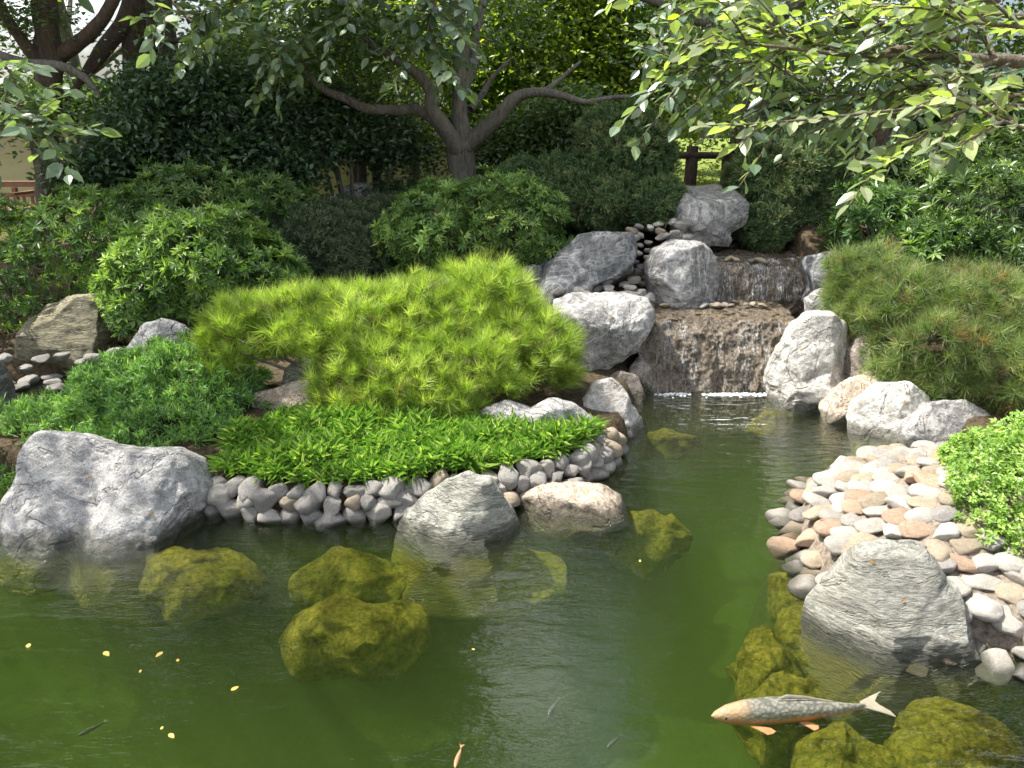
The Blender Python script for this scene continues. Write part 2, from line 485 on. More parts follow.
def height(x, y):
    x = np.atleast_1d(np.asarray(x, dtype=float)); y = np.atleast_1d(np.asarray(y, dtype=float))
    P = np.stack([x, y], 1)
    d = np.minimum(seg_dist(P, POND), seg_dist(P, INLET))
    land = 0.16 + 0.10 * sstep(0.1, 1.0, d) + 0.38 * sstep(6.0, 9.0, y)
    mound = 0.78 * np.exp(-((x - 1.75) / 1.45) ** 2) * sstep(5.8, 7.9, y) * (1 - 0.5 * sstep(9.5, 13, y))
    rb = 0.45 * sstep(2.1, 3.4, x) * sstep(4.7, 6.0, y)
    pen = 0.17 * sstep(0.05, 0.8, d) * sstep(1.3, 1.9, x) * (1 - sstep(4.5, 4.9, y))
    land = land + mound + rb + pen
    ramp = sstep(-0.02, 0.13, d)
    bedz = -0.12 - 1.1 * sstep(0.0, 0.26, -d)
    z = np.where(d > -0.02, -0.12 * (1 - ramp) + land * ramp, bedz)
    ch = sstep(FX0 - 0.15, FX0, x) * (1 - sstep(FX1, FX1 + 0.15, x)) * (y > 5.7) * (y < 8.3)
    zc = np.minimum(z, stream_z(y) - 0.10)
    z = z * (1 - ch) + zc * ch
    return z

def H(x, y):
    return float(height(x, y)[0])

def axis(lo, hi, step, far, n=22):
    core = np.arange(lo, hi + step / 2, step)
    g = step * np.cumsum(1.28 ** np.arange(1, n + 1))
    g = g / g[-1] * (far - hi)
    return np.concatenate([(lo - g[::-1]), core, hi + g])

def build_ground():
    xs = axis(-5.5, 5.5, 0.055, 90); ys = axis(0.2, 9.6, 0.055, 90)
    X, Y = np.meshgrid(xs, ys)
    x, y = X.ravel(), Y.ravel()
    z = height(x, y)
    V = np.stack([x, y, z], 1)
    near = (np.abs(x) < 9) & (y < 14) & (y > -1)
    z[near] += 0.025 * fnoise(V[near], 3.0, 2)
    V[:, 2] = z
    nx, ny = len(xs), len(ys)
    i = np.arange(ny - 1)[:, None] * nx + np.arange(nx - 1)[None]
    i = i.ravel()
    F = np.stack([i, i + 1, i + nx + 1, i + nx], 1)
    o = mobj('ground', V, F, M['ground'], smooth=True)
    tag(o, kind='structure')
build_ground()

def build_water():
    x0, x1, y0, y1 = -9, 6, 0.3, 6.35
    V = [(x0, y0, -1.6), (x1, y0, -1.6), (x1, y1, -1.6), (x0, y1, -1.6), (x0, y0, 0), (x1, y0, 0), (x1, y1, 0), (x0, y1, 0)]
    F = [(3, 2, 1, 0), (4, 5, 6, 7), (0, 1, 5, 4), (1, 2, 6, 5), (2, 3, 7, 6), (3, 0, 4, 7)]
    tag(mobj('water', V, F, M['water']), kind='structure')
build_water()

# ------------------------------------------------------------------ rocks
_ico = {}
def ico(level):
    if level not in _ico:
        import bmesh
        bm = bmesh.new()
        bmesh.ops.create_icosphere(bm, subdivisions=level, radius=1)
        V = np.array([v.co[:] for v in bm.verts]); F = np.array([[v.index for v in f.verts] for f in bm.faces])
        bm.free()
        _ico[level] = (V, F)
    return _ico[level]

def radial_profile(pts, c, n=360):
    pts = np.array(pts) - np.array(c)
    A = pts; B = np.roll(pts, -1, axis=0)
    ang = np.linspace(-math.pi, math.pi, n, endpoint=False)
    Rr = np.zeros(n)
    for k, a in enumerate(ang):
        d = np.array([math.cos(a), math.sin(a)])
        e = B - A
        den = d[0] * e[:, 1] - d[1] * e[:, 0]
        den = np.where(abs(den) < 1e-12, 1e-12, den)
        t = (A[:, 0] * e[:, 1] - A[:, 1] * e[:, 0]) / den
        u = (A[:, 0] * d[1] - A[:, 1] * d[0]) / den
        ok = (t > 0) & (u >= -1e-6) & (u <= 1 + 1e-6)
        Rr[k] = t[ok].max() if ok.any() else 0.01
    ker = np.array([1, 2, 3, 2, 1.]); ker /= ker.sum()
    return ang, np.convolve(np.concatenate([Rr[-2:], Rr, Rr[:2]]), ker, 'valid')

def rock(label, outline, Y, depth, mat, level=5, ext=0.25, facets=5, amp=1.0, lean=0.25, box=0.72, seed=0, planes=None, spread=1.0, name='rock', cat='rock', group=None, cleft=None):
    rs = np.random.default_rng(1000 + seed)
    pts = [AT(px, py, Y) for px, py in outline]
    pts = [(p[0], p[2]) for p in pts]
    wdt = max(p[0] for p in pts) - min(p[0] for p in pts)
    zt = max(p[1] for p in pts)
    l0, r0 = pts[0], pts[-1]
    zb = min(l0[1], r0[1]) - ext
    poly = pts + [(r0[0] * 1.0 + 0.03 * wdt * spread, r0[1] - ext * 0.5), (r0[0] - 0.02 * wdt, zb), (l0[0] + 0.02 * wdt, zb), (l0[0] - 0.03 * wdt * spread, l0[1] - ext * 0.5)]
    cx = 0.5 * (min(p[0] for p in pts) + max(p[0] for p in pts)); cz = 0.5 * (zt + zb)
    ang, Rr = radial_profile(poly, (cx, cz))
    V, F = ico(level)
    V = V.copy()
    s = np.sqrt(V[:, 0] ** 2 + V[:, 2] ** 2) + 1e-9
    s2 = s ** box; y2 = np.sign(V[:, 1]) * np.abs(V[:, 1]) ** box
    a = np.arctan2(V[:, 2], V[:, 0])
    rr = np.interp(a, np.append(ang, math.pi), np.append(Rr, Rr[0]))
    U = np.stack([s2 * V[:, 0] / s, y2, s2 * V[:, 2] / s], 1)
    pl = list(planes or [])
    for _ in range(facets):
        n = rs.normal(size=3); n[1] -= 0.7; n[1] *= 1.6
        n /= np.linalg.norm(n)
        pl.append((*n, rs.uniform(0.62, 0.86)))
    for nx, ny, nz, c in pl:
        n = np.array((nx, ny, nz), dtype=float); n /= np.linalg.norm(n)
        over = np.clip(U @ n - c, 0, None)
        U -= (over * 0.88)[:, None] * n
    # keep the silhouette, inflate to metres
    P = np.stack([cx + U[:, 0] * rr, U[:, 1] * depth, cz + U[:, 2] * rr], 1)
    zrel = (P[:, 2] - zb) / max(zt - zb, 0.01)
    P[:, 1] = Y + P[:, 1] + lean * depth * (zrel - 0.35) * 2 * np.clip(-U[:, 1], 0, 1)
    P[:, 2] -= (CAMH - zt) / Y * np.clip(P[:, 1] - Y, 0, None) * np.clip(zrel * 1.3, 0, 1)
    if cleft:
        xg = AT(cleft[0], 500, Y)[0] + .05 * np.sin(P[:, 2] * 6)
        P[:, 1] += cleft[2] * np.exp(-((P[:, 0] - xg) / cleft[1]) ** 2) * (P[:, 1] < Y) * np.clip(1.15 - zrel, 0, 1)
        P[:, 1] -= .8 * cleft[2] * np.exp(-((P[:, 0] - xg - .26) / .17) ** 2) * (P[:, 1] < Y)
    C = np.array([cx, Y, cz])
    N = P - C; N /= np.linalg.norm(N, axis=1)[:, None] + 1e-9
    size = min(wdt, 1.0)
    f = 1.0 / max(size, 0.12)
    q = P * np.array([1, 1, 1.3])
    d = 0.035 * fnoise(q, 2.0 * f, seed, 3) - 0.022 * np.clip(rnoise(q, 1.9 * f, seed + 5, 4) - 1.0, 0, 1.5) + 0.014 * fnoise(q, 7 * f, seed + 9, 5)
    P += N * (d * size * amp)[:, None]
    o = mobj(name, P, F, mat, loc=(cx, Y, max(zb, -0.6)), smooth=True)
    return tag(o, label, cat, group)

ROCKS = []
# foreground and island
rock('large pale grey boulder with a saddle-shaped top standing in the water at the left edge',
     [(12, 540), (8, 515), (16, 480), (24, 445), (40, 429), (65, 430), (95, 441), (120, 447), (165, 447), (190, 460), (205, 485), (214, 505), (217, 528), (205, 545)],
     3.80, 0.42, M['granite_pale'], cleft=(101, .07, .09), level=7, ext=0.3, facets=2, lean=0.45, seed=11, amp=1.1, box=0.62, spread=-.3, planes=[(0.1, -0.75, 0.65, .76)])
rock('pointed grey boulder with a greenish top rising from the pond before the cobble edging',
     [(395, 548), (397, 525), (415, 500), (445, 478), (470, 470), (490, 477), (507, 500), (521, 520), (525, 537)],
     3.62, 0.33, M['schist'], level=6, ext=0.3, facets=4, lean=0.5, seed=4, planes=[(-.55, -.6, .55, .62), (.75, -.6, .1, .68)])
rock('flat tan rock barely above the water beside the pointed boulder',
     [(516, 508), (518, 492), (540, 482), (570, 480), (600, 484), (622, 493), (628, 505)],
     3.93, 0.26, M['tan'], level=5, ext=0.15, facets=3, lean=0.1, seed=7, planes=[(0, -.2, 1, .8)])
rock('light grey angular rock at the water corner right of the lime green pine',
     [(583, 425), (582, 400), (592, 383), (612, 378), (628, 392), (645, 417), (647, 430)],
     5.05, 0.22, M['pale'], level=5, ext=0.2, facets=5, seed=9, planes=[(.8, -.5, 0.1, .65), (-.3, -.7, .6, .7)])
rock('long low grey rock lying in the bamboo grass under the pine',
     [(474, 432), (480, 408), (505, 398), (530, 406), (548, 398), (575, 400), (594, 416), (600, 436)],
     4.62, 0.2, M['granite'], level=5, ext=0.15, facets=3, seed=13)
rock('low pinkish tan rock seen through the gap beneath the pine',
     [(250, 410), (252, 392), (275, 386), (300, 380), (322, 380), (335, 395), (335, 410)],
     4.85, 0.16, M['tan'], level=5, ext=0.15, facets=3, seed=15)
rock('small white rock behind the pinkish rock in the pine gap',
     [(283, 382), (286, 364), (300, 356), (315, 360), (322, 380)],
     5.25, 0.12, M['pale'], level=4, ext=0.2, facets=3, seed=16)
# front right boulder
rock('big grey boulder with a shaded front face before the cobble slope at lower right',
     [(812, 672), (808, 650), (811, 620), (822, 595), (842, 572), (856, 556), (868, 545), (900, 540), (925, 540), (938, 550), (955, 578), (975, 612), (990, 640), (997, 660)],
     2.72, 0.30, M['schist'], level=7, ext=0.3, facets=2, lean=0.35, seed=21, box=0.66, amp=0.9,
     planes=[(0.0, -0.62, 0.78, .58), (0.12, -1.0, -0.12, .62), (-.85, -.5, .25, .66), (.9, -.3, .3, .78)])
# left background
rock('brown streaked boulder with slanting bands beneath the left azaleas',
     [(20, 350), (22, 325), (30, 300), (60, 293), (95, 293), (118, 300), (122, 325), (110, 350)],
     6.35, 0.28, M['banded'], level=6, ext=0.2, facets=3, lean=0.3, seed=23, planes=[(0, -1, .25, .6)])
rock('blue grey rock with a ridge behind the low juniper',
     [(105, 375), (118, 352), (140, 325), (155, 318), (180, 325), (205, 340), (215, 372)],
     5.75, 0.28, M['slate'], level=5, ext=0.2, facets=4, seed=25, planes=[(-.6, -.7, .45, .55), (.5, -.7, .5, .6)])
rock('dark grey rock cut by the left edge of the photo',
     [(-45, 395), (-40, 365), (-20, 352), (2, 358), (9, 375), (8, 396)],
     5.35, 0.2, M['slate'], level=5, ext=0.25, facets=4, seed=27)
# left of the fall
rock('smooth dark grey boulder with white veins under the azalea left of the waterfall',
     [(538, 285), (545, 268), (558, 252), (578, 236), (605, 232), (632, 233), (636, 250), (634, 272), (620, 285), (595, 294)],
     6.75, 0.34, M['slate'], level=6, ext=0.12, facets=3, lean=0.2, seed=31, planes=[(-.3, -.8, .5, .62)])
rock('rugged grey boulder with a dark mossy foot beside the upper cascade',
     [(648, 290), (643, 268), (652, 248), (672, 240), (700, 241), (716, 256), (722, 280), (716, 300)],
     6.72, 0.30, M['granite'], level=6, ext=0.25, facets=4, seed=33, planes=[(.5, -.8, 0, .6)])
rock('broad dark-faced boulder leaning towards the foot of the waterfall',
     [(560, 370), (552, 345), (548, 312), (552, 298), (580, 291), (620, 290), (648, 298), (652, 320), (640, 345), (618, 362), (590, 374)],
     6.0, 0.34, M['granite'], level=6, ext=0.12, facets=3, lean=0.1, seed=35, box=0.6, planes=[(0.1, -.9, -.3, .55), (0, -.3, 1, .75)])
rock('small blue grey rock left of the white-veined boulder',
     [(520, 285), (521, 268), (532, 262), (542, 264), (545, 285)], 6.85, 0.12, M['slate'], level=4, ext=0.2, seed=36)
rock('wedge of dark rock between the azalea and the white-veined boulder',
     [(534, 284), (536, 266), (546, 258), (556, 262), (556, 280)], 6.98, 0.12, M['slate'], level=4, ext=0.2, seed=37)
rock('small pinkish brown rock low beside the dark basin of the fall',
     [(600, 396), (604, 378), (620, 370), (638, 375), (646, 392)], 5.75, 0.14, M['brown'], level=4, ext=0.25, seed=38)
rock('dark mossy rock tucked against the left side of the waterfall',
     [(622, 380), (625, 362), (640, 356), (652, 365), (652, 382)], 5.95, 0.14, M['brown'], level=4, ext=0.3, seed=39)
rock('flat-topped grey boulder overhanging the dark hollow above the cascade',
     [(668, 232), (672, 205), (682, 192), (705, 186), (735, 190), (746, 203), (744, 222), (730, 236)],
     7.55, 0.40, M['granite'], level=6, ext=0.1, facets=4, seed=41, lean=0.1, planes=[(0, -.2, 1, .7), (.3, -.9, -.2, .6)])
rock('pale slab lying behind the flat-topped boulder by the fence',
     [(640, 215), (660, 192), (685, 184), (715, 184), (745, 190), (752, 200)],
     8.3, 0.35, M['pale'], level=5, ext=0.15, facets=3, seed=43)
rock('upright grey rock at the foot of the hollow tree',
     [(738, 232), (736, 205), (745, 186), (760, 184), (768, 205), (768, 232)],
     8.2, 0.2, M['granite'], level=5, ext=0.1, facets=3, seed=44)
# right of the fall
rock('tall pale boulder standing in the pool right of the waterfall',
     [(770, 400), (768, 375), (775, 352), (790, 325), (808, 312), (830, 310), (846, 322), (852, 345), (850, 375), (838, 398), (828, 408)],
     5.62, 0.30, M['pale'], level=6, ext=0.25, facets=4, seed=51, amp=1.2, planes=[(-.2, -.9, .3, .62), (-.8, -.5, .1, .72)])
rock('blue grey rock at the right rim of the upper cascade',
     [(798, 288), (796, 268), (806, 256), (830, 250), (850, 258), (850, 285)],
     6.75, 0.2, M['slate'], level=5, ext=0.2, seed=53)
rock('pale rock wedged beneath the blue grey rock by the cascade',
     [(808, 318), (806, 298), (820, 288), (842, 290), (848, 312)], 6.3, 0.16, M['granite'], level=5, ext=0.2, seed=54)
rock('big shaded boulder behind the dark shrub above the cascade',
     [(800, 238), (804, 205), (815, 198), (850, 196), (880, 200), (890, 220), (886, 242)],
     7.9, 0.35, M['pale'], level=5, ext=0.25, facets=4, seed=55)
rock('small brown rock under the shaded boulder at the cave mouth',
     [(828, 262), (830, 240), (843, 231), (855, 240), (856, 262)], 7.3, 0.14, M['brown'], level=4, ext=0.2, seed=56)
rock('brown rock resting on the pinkish rock below the right pine',
     [(846, 378), (848, 350), (862, 332), (885, 330), (900, 345), (900, 378)], 5.55, 0.2, M['brown'], level=5, ext=0.15, seed=57)
rock('pinkish grey rock at the waterline between two pale boulders',
     [(820, 408), (832, 385), (848, 370), (878, 370), (888, 388), (880, 415)], 5.3, 0.22, M['tan'], level=5, ext=0.25, seed=58)
rock('rounded pale boulder at the waterline beneath the right pine',
     [(848, 425), (856, 400), (880, 382), (910, 380), (930, 395), (935, 420), (915, 440)],
     5.02, 0.26, M['pale'], level=6, ext=0.2, seed=59, planes=[(-.3, -.8, .5, .62)])
rock('long grey boulder at the mouth of the narrow channel on the right',
     [(893, 440), (905, 418), (930, 402), (965, 400), (990, 412), (995, 430), (985, 452)],
     4.88, 0.26, M['granite'], level=6, ext=0.2, seed=60, planes=[(.1, -.8, .5, .6)])
# far ones
rock('low grey rock in front of the cream wall under the trees', [(335, 205), (340, 188), (358, 182), (375, 188), (380, 205)], 8.9, 0.2, M['granite'], level=4, ext=0.2, seed=61)

rock('dark rock added to darken the back of the hollow above the upper cascade', [(715, 270), (715, 235), (740, 220), (790, 215), (830, 225), (838, 268)], 8.35, .35, M['slate'], level=5, ext=.3, seed=62)  # added in front of the lit soil so the hollow reads as dark
rock('dark brown rock walling the right side of the hollow above the cascade', [(790, 262), (792, 235), (815, 222), (842, 226), (850, 262)], 7.7, .3, M['brown'], level=5, ext=.3, seed=63)
# under water
def sunk(label, px, py, rx, ry, top=-0.07, seed=0, dz=0.2):
    x, y, _ = G(px, py, top)
    k = PXM(py, y)
    V, F = ico(5)
    V = V.copy()
    rs = np.random.default_rng(seed)
    for _ in range(6):
        n = rs.normal(size=3); n /= np.linalg.norm(n)
        over = np.clip(V @ n - rs.uniform(.68, .85), 0, None); V -= (over * .85)[:, None] * n
    sinv = 0.55
    ax, ay = rx * k, ry * .85 * k / sinv
    P = V * np.array([ax, ay, dz]) + np.array([x, y, top - dz * 0.8])
    P[:, 2] += 0.035 * fnoise(P, 5, seed) + .012 * fnoise(P, 18, seed); P[:, 0] += 0.07 * fnoise(P, 4, seed + 3); P[:, 1] += 0.06 * fnoise(P, 5, seed + 6)
    o = mobj('submerged_rock', P, F, M['moss'], loc=(x, y, -0.6), smooth=True)
    tag(o, label, 'rock')
sunk('large yellow mossy rock under water, nearest the middle of the pond', 352, 610, 70, 28, -0.06, 3)
sunk('mossy rock under water touching the left of the pointed boulder', 350, 562, 62, 20, -0.07, 5)
sunk('mossy rock under water at the right foot of the saddle-shaped boulder', 196, 556, 60, 24, -0.05, 8)
sunk('dark mossy rock shelf under water right of the flat tan rock', 645, 520, 45, 18, -0.10, 12)
sunk('murky mossy rock under water below the pointed boulder', 520, 560, 50, 26, -0.2, 14)
sunk('yellow mossy rock under water left of the big front right boulder', 765, 640, 42, 24, -0.06, 17)
sunk('mossy rock beneath the head of the large koi', 790, 690, 50, 22, -0.07, 19)
sunk('brown mossy rock under water hugging the left side of the front right boulder', 800, 618, 26, 30, -0.06, 20)
sunk('large yellow mossy rock under water at the bottom right corner', 965, 735, 75, 42, -0.08, 23)
sunk('mossy rock under water below the body of the large koi', 850, 745, 55, 26, -0.10, 24)
sunk('mossy ledge under water at the left foot of the cobble slope', 800, 580, 20, 22, -0.08, 25)
sunk('yellow mossy rock under water at the foot of the tall pale boulder', 775, 416, 30, 6, -0.04, 26, 0.12)
sunk('mossy rock under water by the light grey corner rock', 670, 432, 26, 5, -0.06, 27, 0.12)

# ------------------------------------------------------------------ cobbles
def cobble_shape(seed):
    V, F = ico(3)
    V = V.copy()
    rs = np.random.default_rng(seed)
    for _ in range(9):
        n = rs.normal(size=3); n /= np.linalg.norm(n)
        over = np.clip(V @ n - rs.uniform(.50, .78), 0, None); V -= (over * .96)[:, None] * n
    V += V * (0.10 * fnoise(V, 1.3, seed))[:, None]
    return V, F
SHAPES = [cobble_shape(s) for s in range(7)]
CMESH = {}
def cobble(loc, size, col, label, group, flat=(1, .8, .62), rot=None, name='cobble'):
    k = (random.randrange(7), col)
    if k not in CMESH:
        V, F = SHAPES[k[0]]
        CMESH[k] = mesh('cobble', V, F, M[col], True)
    o = bpy.data.objects.new(name, CMESH[k])
    o.location = loc
    o.scale = (size * flat[0], size * flat[1], size * flat[2])
    o.rotation_euler = rot or (random.uniform(-.3, .3), random.uniform(-.3, .3), random.uniform(0, 6.28))
    link(o)
    tag(o, label, 'stone', group)

def pick(ws):
    r = random.random() * sum(w for _, w in ws)
    for c, w_ in ws:
        r -= w_
        if r <= 0: return c
    return ws[0][0]

# low wall of two courses round the island
line = [G(*p) for p in [(196, 512), (260, 521), (330, 523), (400, 518), (460, 512), (530, 503), (585, 486), (610, 468), (622, 452)]]
for row, (zc, off) in enumerate([(0.02, 0.015), (0.085, 0.04), (0.135, 0.085)]):
    tdist = 0.05 * row
    for a, c in zip(line[:-1], line[1:]):
        a, c = Vector(a), Vector(c)
        L = (c - a).length
        dirv = (c - a) / L
        nrm = Vector((-dirv.y, dirv.x, 0))
        while tdist < L:
            s = random.uniform(0.064, 0.098)
            p = a + dirv * tdist + nrm * (off + random.uniform(-.012, .012))
            col = pick([('cob_grey', 6), ('cob_white', 2), ('cob_tan', 2)])
            cobble((p.x, p.y, zc + random.uniform(-.012, .012)), s, col, 'rounded grey cobble in the low waterside edging of the island', 'cobbles edging the island shore',
                   (1.05, .85, .9), (random.uniform(-.4, .4), random.uniform(-.5, .5), random.uniform(0, 6.28)))
            tdist += s * 1.5
        tdist -= L

# sloping cobble apron on the right bank
pts = []
jj = 0
yy = 2.3
while yy < 4.9:
    xx = 1.1 + (0.05 if jj % 2 else 0)
    while xx < 3.4:
        x = xx + random.uniform(-.018, .018); y = yy + random.uniform(-.014, .014)
        pts.append((x, y))
        xx += 0.112
    yy += 0.088
    jj += 1
pa = np.array(pts)
dd = seg_dist(pa, POND)
hh = height(pa[:, 0], pa[:, 1])
cover_poly = [G(px, py, 0.35)[:2] for px, py in [(935, 462), (950, 510), (990, 533), (1080, 555), (1200, 545), (1200, 440), (990, 440)]]
dc = seg_dist(pa, cover_poly)
nc = 0
for (x, y), d, h, c in zip(pts, dd, hh, dc):
    if d < -0.07 or d > 1.3 or c < -0.06: continue
    if y > 4.55: continue
    if ((x - 1.50) / .24) ** 2 + ((y - 2.72) / .16) ** 2 < 1: continue
    # only where the frame (or a step to its side) can see it
    px = 512 + FPX * x / (y * CP + (CAMH - .3) * SP)
    if px > 1050: continue
    s = random.uniform(.070, .098)
    colr = pick([('cob_white', 4.5), ('cob_rust', 1.6), ('cob_tan', 3), ('cob_grey', 1.3)])
    words = {'cob_white': 'whitish', 'cob_rust': 'rust orange', 'cob_tan': 'tan', 'cob_grey': 'grey'}[colr]
    cobble((x, y, max(h, -.01) + .002), s, colr, words + ' cobble set in the sunlit cobble slope on the right bank', words + ' cobbles of the right bank slope',
           (1.12, .85, .55), (random.uniform(-.25, .25), random.uniform(-.25, .25), random.gauss(0.35, .5)))
    nc += 1

# fill the joints left open
placed = [tuple(o.location[:2]) for o in bpy.data.objects if o.name.startswith('cobble') and 'slope' in o.get('label', '')]
cand = np.column_stack([rng.uniform(1.1, 3.3, 2500), rng.uniform(2.2, 4.5, 2500)])
dd = seg_dist(cand, POND); hh = height(cand[:, 0], cand[:, 1]); dc = seg_dist(cand, cover_poly)
for (x, y), d, h, c in zip(cand, dd, hh, dc):
    if d < -0.10 or d > 1.3 or c < 0 or 512 + FPX * x / (y * CP + (CAMH - .3) * SP) > 1045: continue
    if ((x - 1.50) / .24) ** 2 + ((y - 2.72) / .16) ** 2 < 1: continue
    if any((x - a) ** 2 + (y - b_) ** 2 < .0115 for a, b_ in placed): continue
    placed.append((x, y))
    colr = pick([('cob_white', 5), ('cob_tan', 2.4), ('cob_grey', 1.2)])
    words = {'cob_white': 'whitish', 'cob_tan': 'tan', 'cob_grey': 'grey'}[colr]
    cobble((x, y, max(h, -.03) + .005), random.uniform(.05, .075), colr, words + ' cobble set in the sunlit cobble slope on the right bank', words + ' cobbles of the right bank slope', (1.1, .9, .7))
    nc += 1

# shore behind the inlet, far left
for _ in range(160):
    px, py = random.uniform(-10, 130), random.uniform(352, 388)
    x, y, z = G(px, py, .1)
    for _k in range(3):
        z = max(H(x, y), 0) + .02; x, y, z = G(px, py, z)
    key = (x, y)
    if any((x - a) ** 2 + (y - b_) ** 2 < 0.012 for a, b_ in ROCKS): continue
    ROCKS.append(key)
    cobble((x, y, z), random.uniform(.06, .095), pick([('cob_grey', 5), ('cob_tan', 1)]), 'grey cobble on the shaded shore below the brown streaked boulder', 'cobbles of the far left shore', (1.15, .85, .6))
# stones filled in between the boulders left of the fall
fill = []
for (x0, x1, y0, y1, Y, n, s) in [(560, 650, 288, 303, 6.42, 16, .065), (636, 650, 232, 285, 6.78, 12, .05), (632, 690, 222, 240, 7.05, 18, .06), (590, 650, 276, 296, 6.55, 12, .06), (690, 718, 228, 246, 7.1, 8, .05), (835, 852, 250, 262, 6.9, 4, .05)]:
    k = 0
    for _ in range(n * 3):
        px, py = random.uniform(x0, x1), random.uniform(y0, y1)
        if any((px - a) ** 2 + ((py - b_) * 1.6) ** 2 < 70 for a, b_ in fill): continue
        fill.append((px, py))
        cobble(AT(px, py, Y + (y1 - py) * 0.006), s * random.uniform(.8, 1.25), pick([('cob_grey', 5), ('cob_white', 1), ('cob_tan', 1)]),
               'small rounded stone packed between the grey boulders beside the cascade', 'stones packed between the cascade boulders', (1.1, .9, .65))
        k += 1
        if k >= n: break

# ------------------------------------------------------------------ the falls
def fall_mat():
    b = NB('wet_fall_stone')
    tc = b.n('ShaderNodeTexCoord')
    mp = b.n('ShaderNodeMapping'); mp.inputs['Scale'].default_value = (1, 0.6, 0.35)
    b.l(tc.outputs['Object'], mp.inputs[0])
    n1 = b.noise(mp.outputs[0], 14, 8, 0.75, 0.6)
    n2 = b.noise(mp.outputs[0], 60, 5, 0.7, 0.4)
    c = b.ramp(n1.outputs[0], [(0.34, (0.03, 0.022, 0.014)), (0.5, (0.12, 0.085, 0.05)), (0.66, (0.32, 0.24, 0.15))])
    c = b.mix(0.5, c, b.ramp(n2.outputs[0], [(0.36, (0.03, 0.024, 0.016)), (0.64, (0.38, 0.31, 0.22))]))
    p = b.n('ShaderNodeBsdfPrincipled'); b.l(c, p.inputs['Base Color'])
    p.inputs['Roughness'].default_value = 0.22
    p.inputs['Specular IOR Level'].default_value = 0.7
    p.inputs['Coat Weight'].default_value = 0.4
    h = b.math('ADD', n1.outputs[0], b.math('MULTIPLY', n2.outputs[0], 0.7))
    b.l(b.bump(h, 1.0, 0.05), p.inputs['Normal'])
    b.l(p.outputs[0], b.out.inputs[0])
    return b.m
M['fall'] = fall_mat()

def film_mat(name, lo, hi, alpha=0.8):
    b = NB(name)
    tc = b.n('ShaderNodeTexCoord')
    mp = b.n('ShaderNodeMapping'); mp.inputs['Scale'].default_value = (1, 0.12, 0.09)
    b.l(tc.outputs['Object'], mp.inputs[0])
    n1 = b.noise(mp.outputs[0], 85, 4, 0.75, 1.0)
    n0 = b.noise(mp.outputs[0], 9, 3, 0.6, 0.2)
    mp2 = b.n('ShaderNodeMapping'); mp2.inputs['Scale'].default_value = (1, 0.6, 0.4)
    b.l(tc.outputs['Object'], mp2.inputs[0])
    n2 = b.noise(mp2.outputs[0], 95, 3, 0.6)
    f = b.math('ADD', b.math('MULTIPLY', n1.outputs[0], .6), b.math('ADD', b.math('MULTIPLY', n0.outputs[0], .25), b.math('MULTIPLY', n2.outputs[0], .3)))
    a = b.ramp(f, [(lo, (0, 0, 0)), (hi, (alpha,) * 3)])
    p = b.n('ShaderNodeBsdfPrincipled')
    p.inputs['Base Color'].default_value = (0.8, 0.82, 0.84, 1)
    p.inputs['Roughness'].default_value = 0.12
    b.l(b.bump(n1.outputs[0], 1.0, 0.03), p.inputs['Normal'])
    tr = b.n('ShaderNodeBsdfTransparent')
    m = b.n('ShaderNodeMixShader')
    b.l(a, m.inputs[0]); b.l(tr.outputs[0], m.inputs[1]); b.l(p.outputs[0], m.inputs[2])
    b.l(m.outputs[0], b.out.inputs[0])
    return b.m
M['film'] = film_mat('falling_water', 0.575, 0.70, 0.85)
M['film_thin'] = film_mat('thin_falling_water', 0.60, 0.74, 0.7)
M['foam'] = plain_mat('foam', (0.75, 0.77, 0.78), 0.5, 0.1, 40)

def cascade(label, x0, x1, prof, nx, film, filmrange, seed, film_mat_key):
    prof = np.array(prof, dtype=float)
    seg = np.concatenate([[0], np.cumsum(np.linalg.norm(np.diff(prof, axis=0), axis=1))])
    nt_ = int(seg[-1] / 0.008)
    t = np.linspace(0, seg[-1], nt_)
    py_ = np.interp(t, seg, prof[:, 0]); pz_ = np.interp(t, seg, prof[:, 1])
    X, T = np.meshgrid(np.linspace(x0, x1, nx), np.arange(nt_))
    P = np.stack([X.ravel(), py_[T.ravel()], pz_[T.ravel()]], 1)
    dn = 0.05 * fnoise(P * np.array([1, 1, .5]), 5, seed) + 0.022 * rnoise(P * np.array([1, 1, .6]), 14, seed, 4) + .008 * fnoise(P, 60, seed)
    Q = P.copy()
    Q[:, 1] -= dn * 0.9; Q[:, 2] += dn * 0.35
    i = (np.arange(nt_ - 1)[:, None] * nx + np.arange(nx - 1)[None]).ravel()
    F = np.stack([i, i + 1, i + nx + 1, i + nx], 1)
    root = empty('waterfall', ((x0 + x1) / 2, prof[0][0], prof[0][1]), label, 'waterfall')
    mobj('rock_ledge', Q, F, M['fall'], root, smooth=True)
    if film:
        W = Q.copy(); W[:, 1] -= 0.012; W[:, 2] += 0.006
        keep = (T.ravel()[i] > filmrange[0] * nt_) & (T.ravel()[i] < filmrange[1] * nt_)
        Fk = F[keep]
        used, inv = np.unique(Fk.ravel(), return_inverse=True)
        mobj('falling_water', W[used], inv.reshape(-1, 4), M[film_mat_key], root, smooth=True)
    return root

c1 = cascade('wide lower waterfall spreading thinly over brown pebbly stone into the pond', 1.02, 2.34,
             [(5.86, -0.35), (5.90, 0.0), (5.98, 0.22), (6.08, 0.40), (6.2, 0.50), (6.45, 0.53), (6.8, 0.55)], 150, True, (.2, .62), 3, 'film_thin')
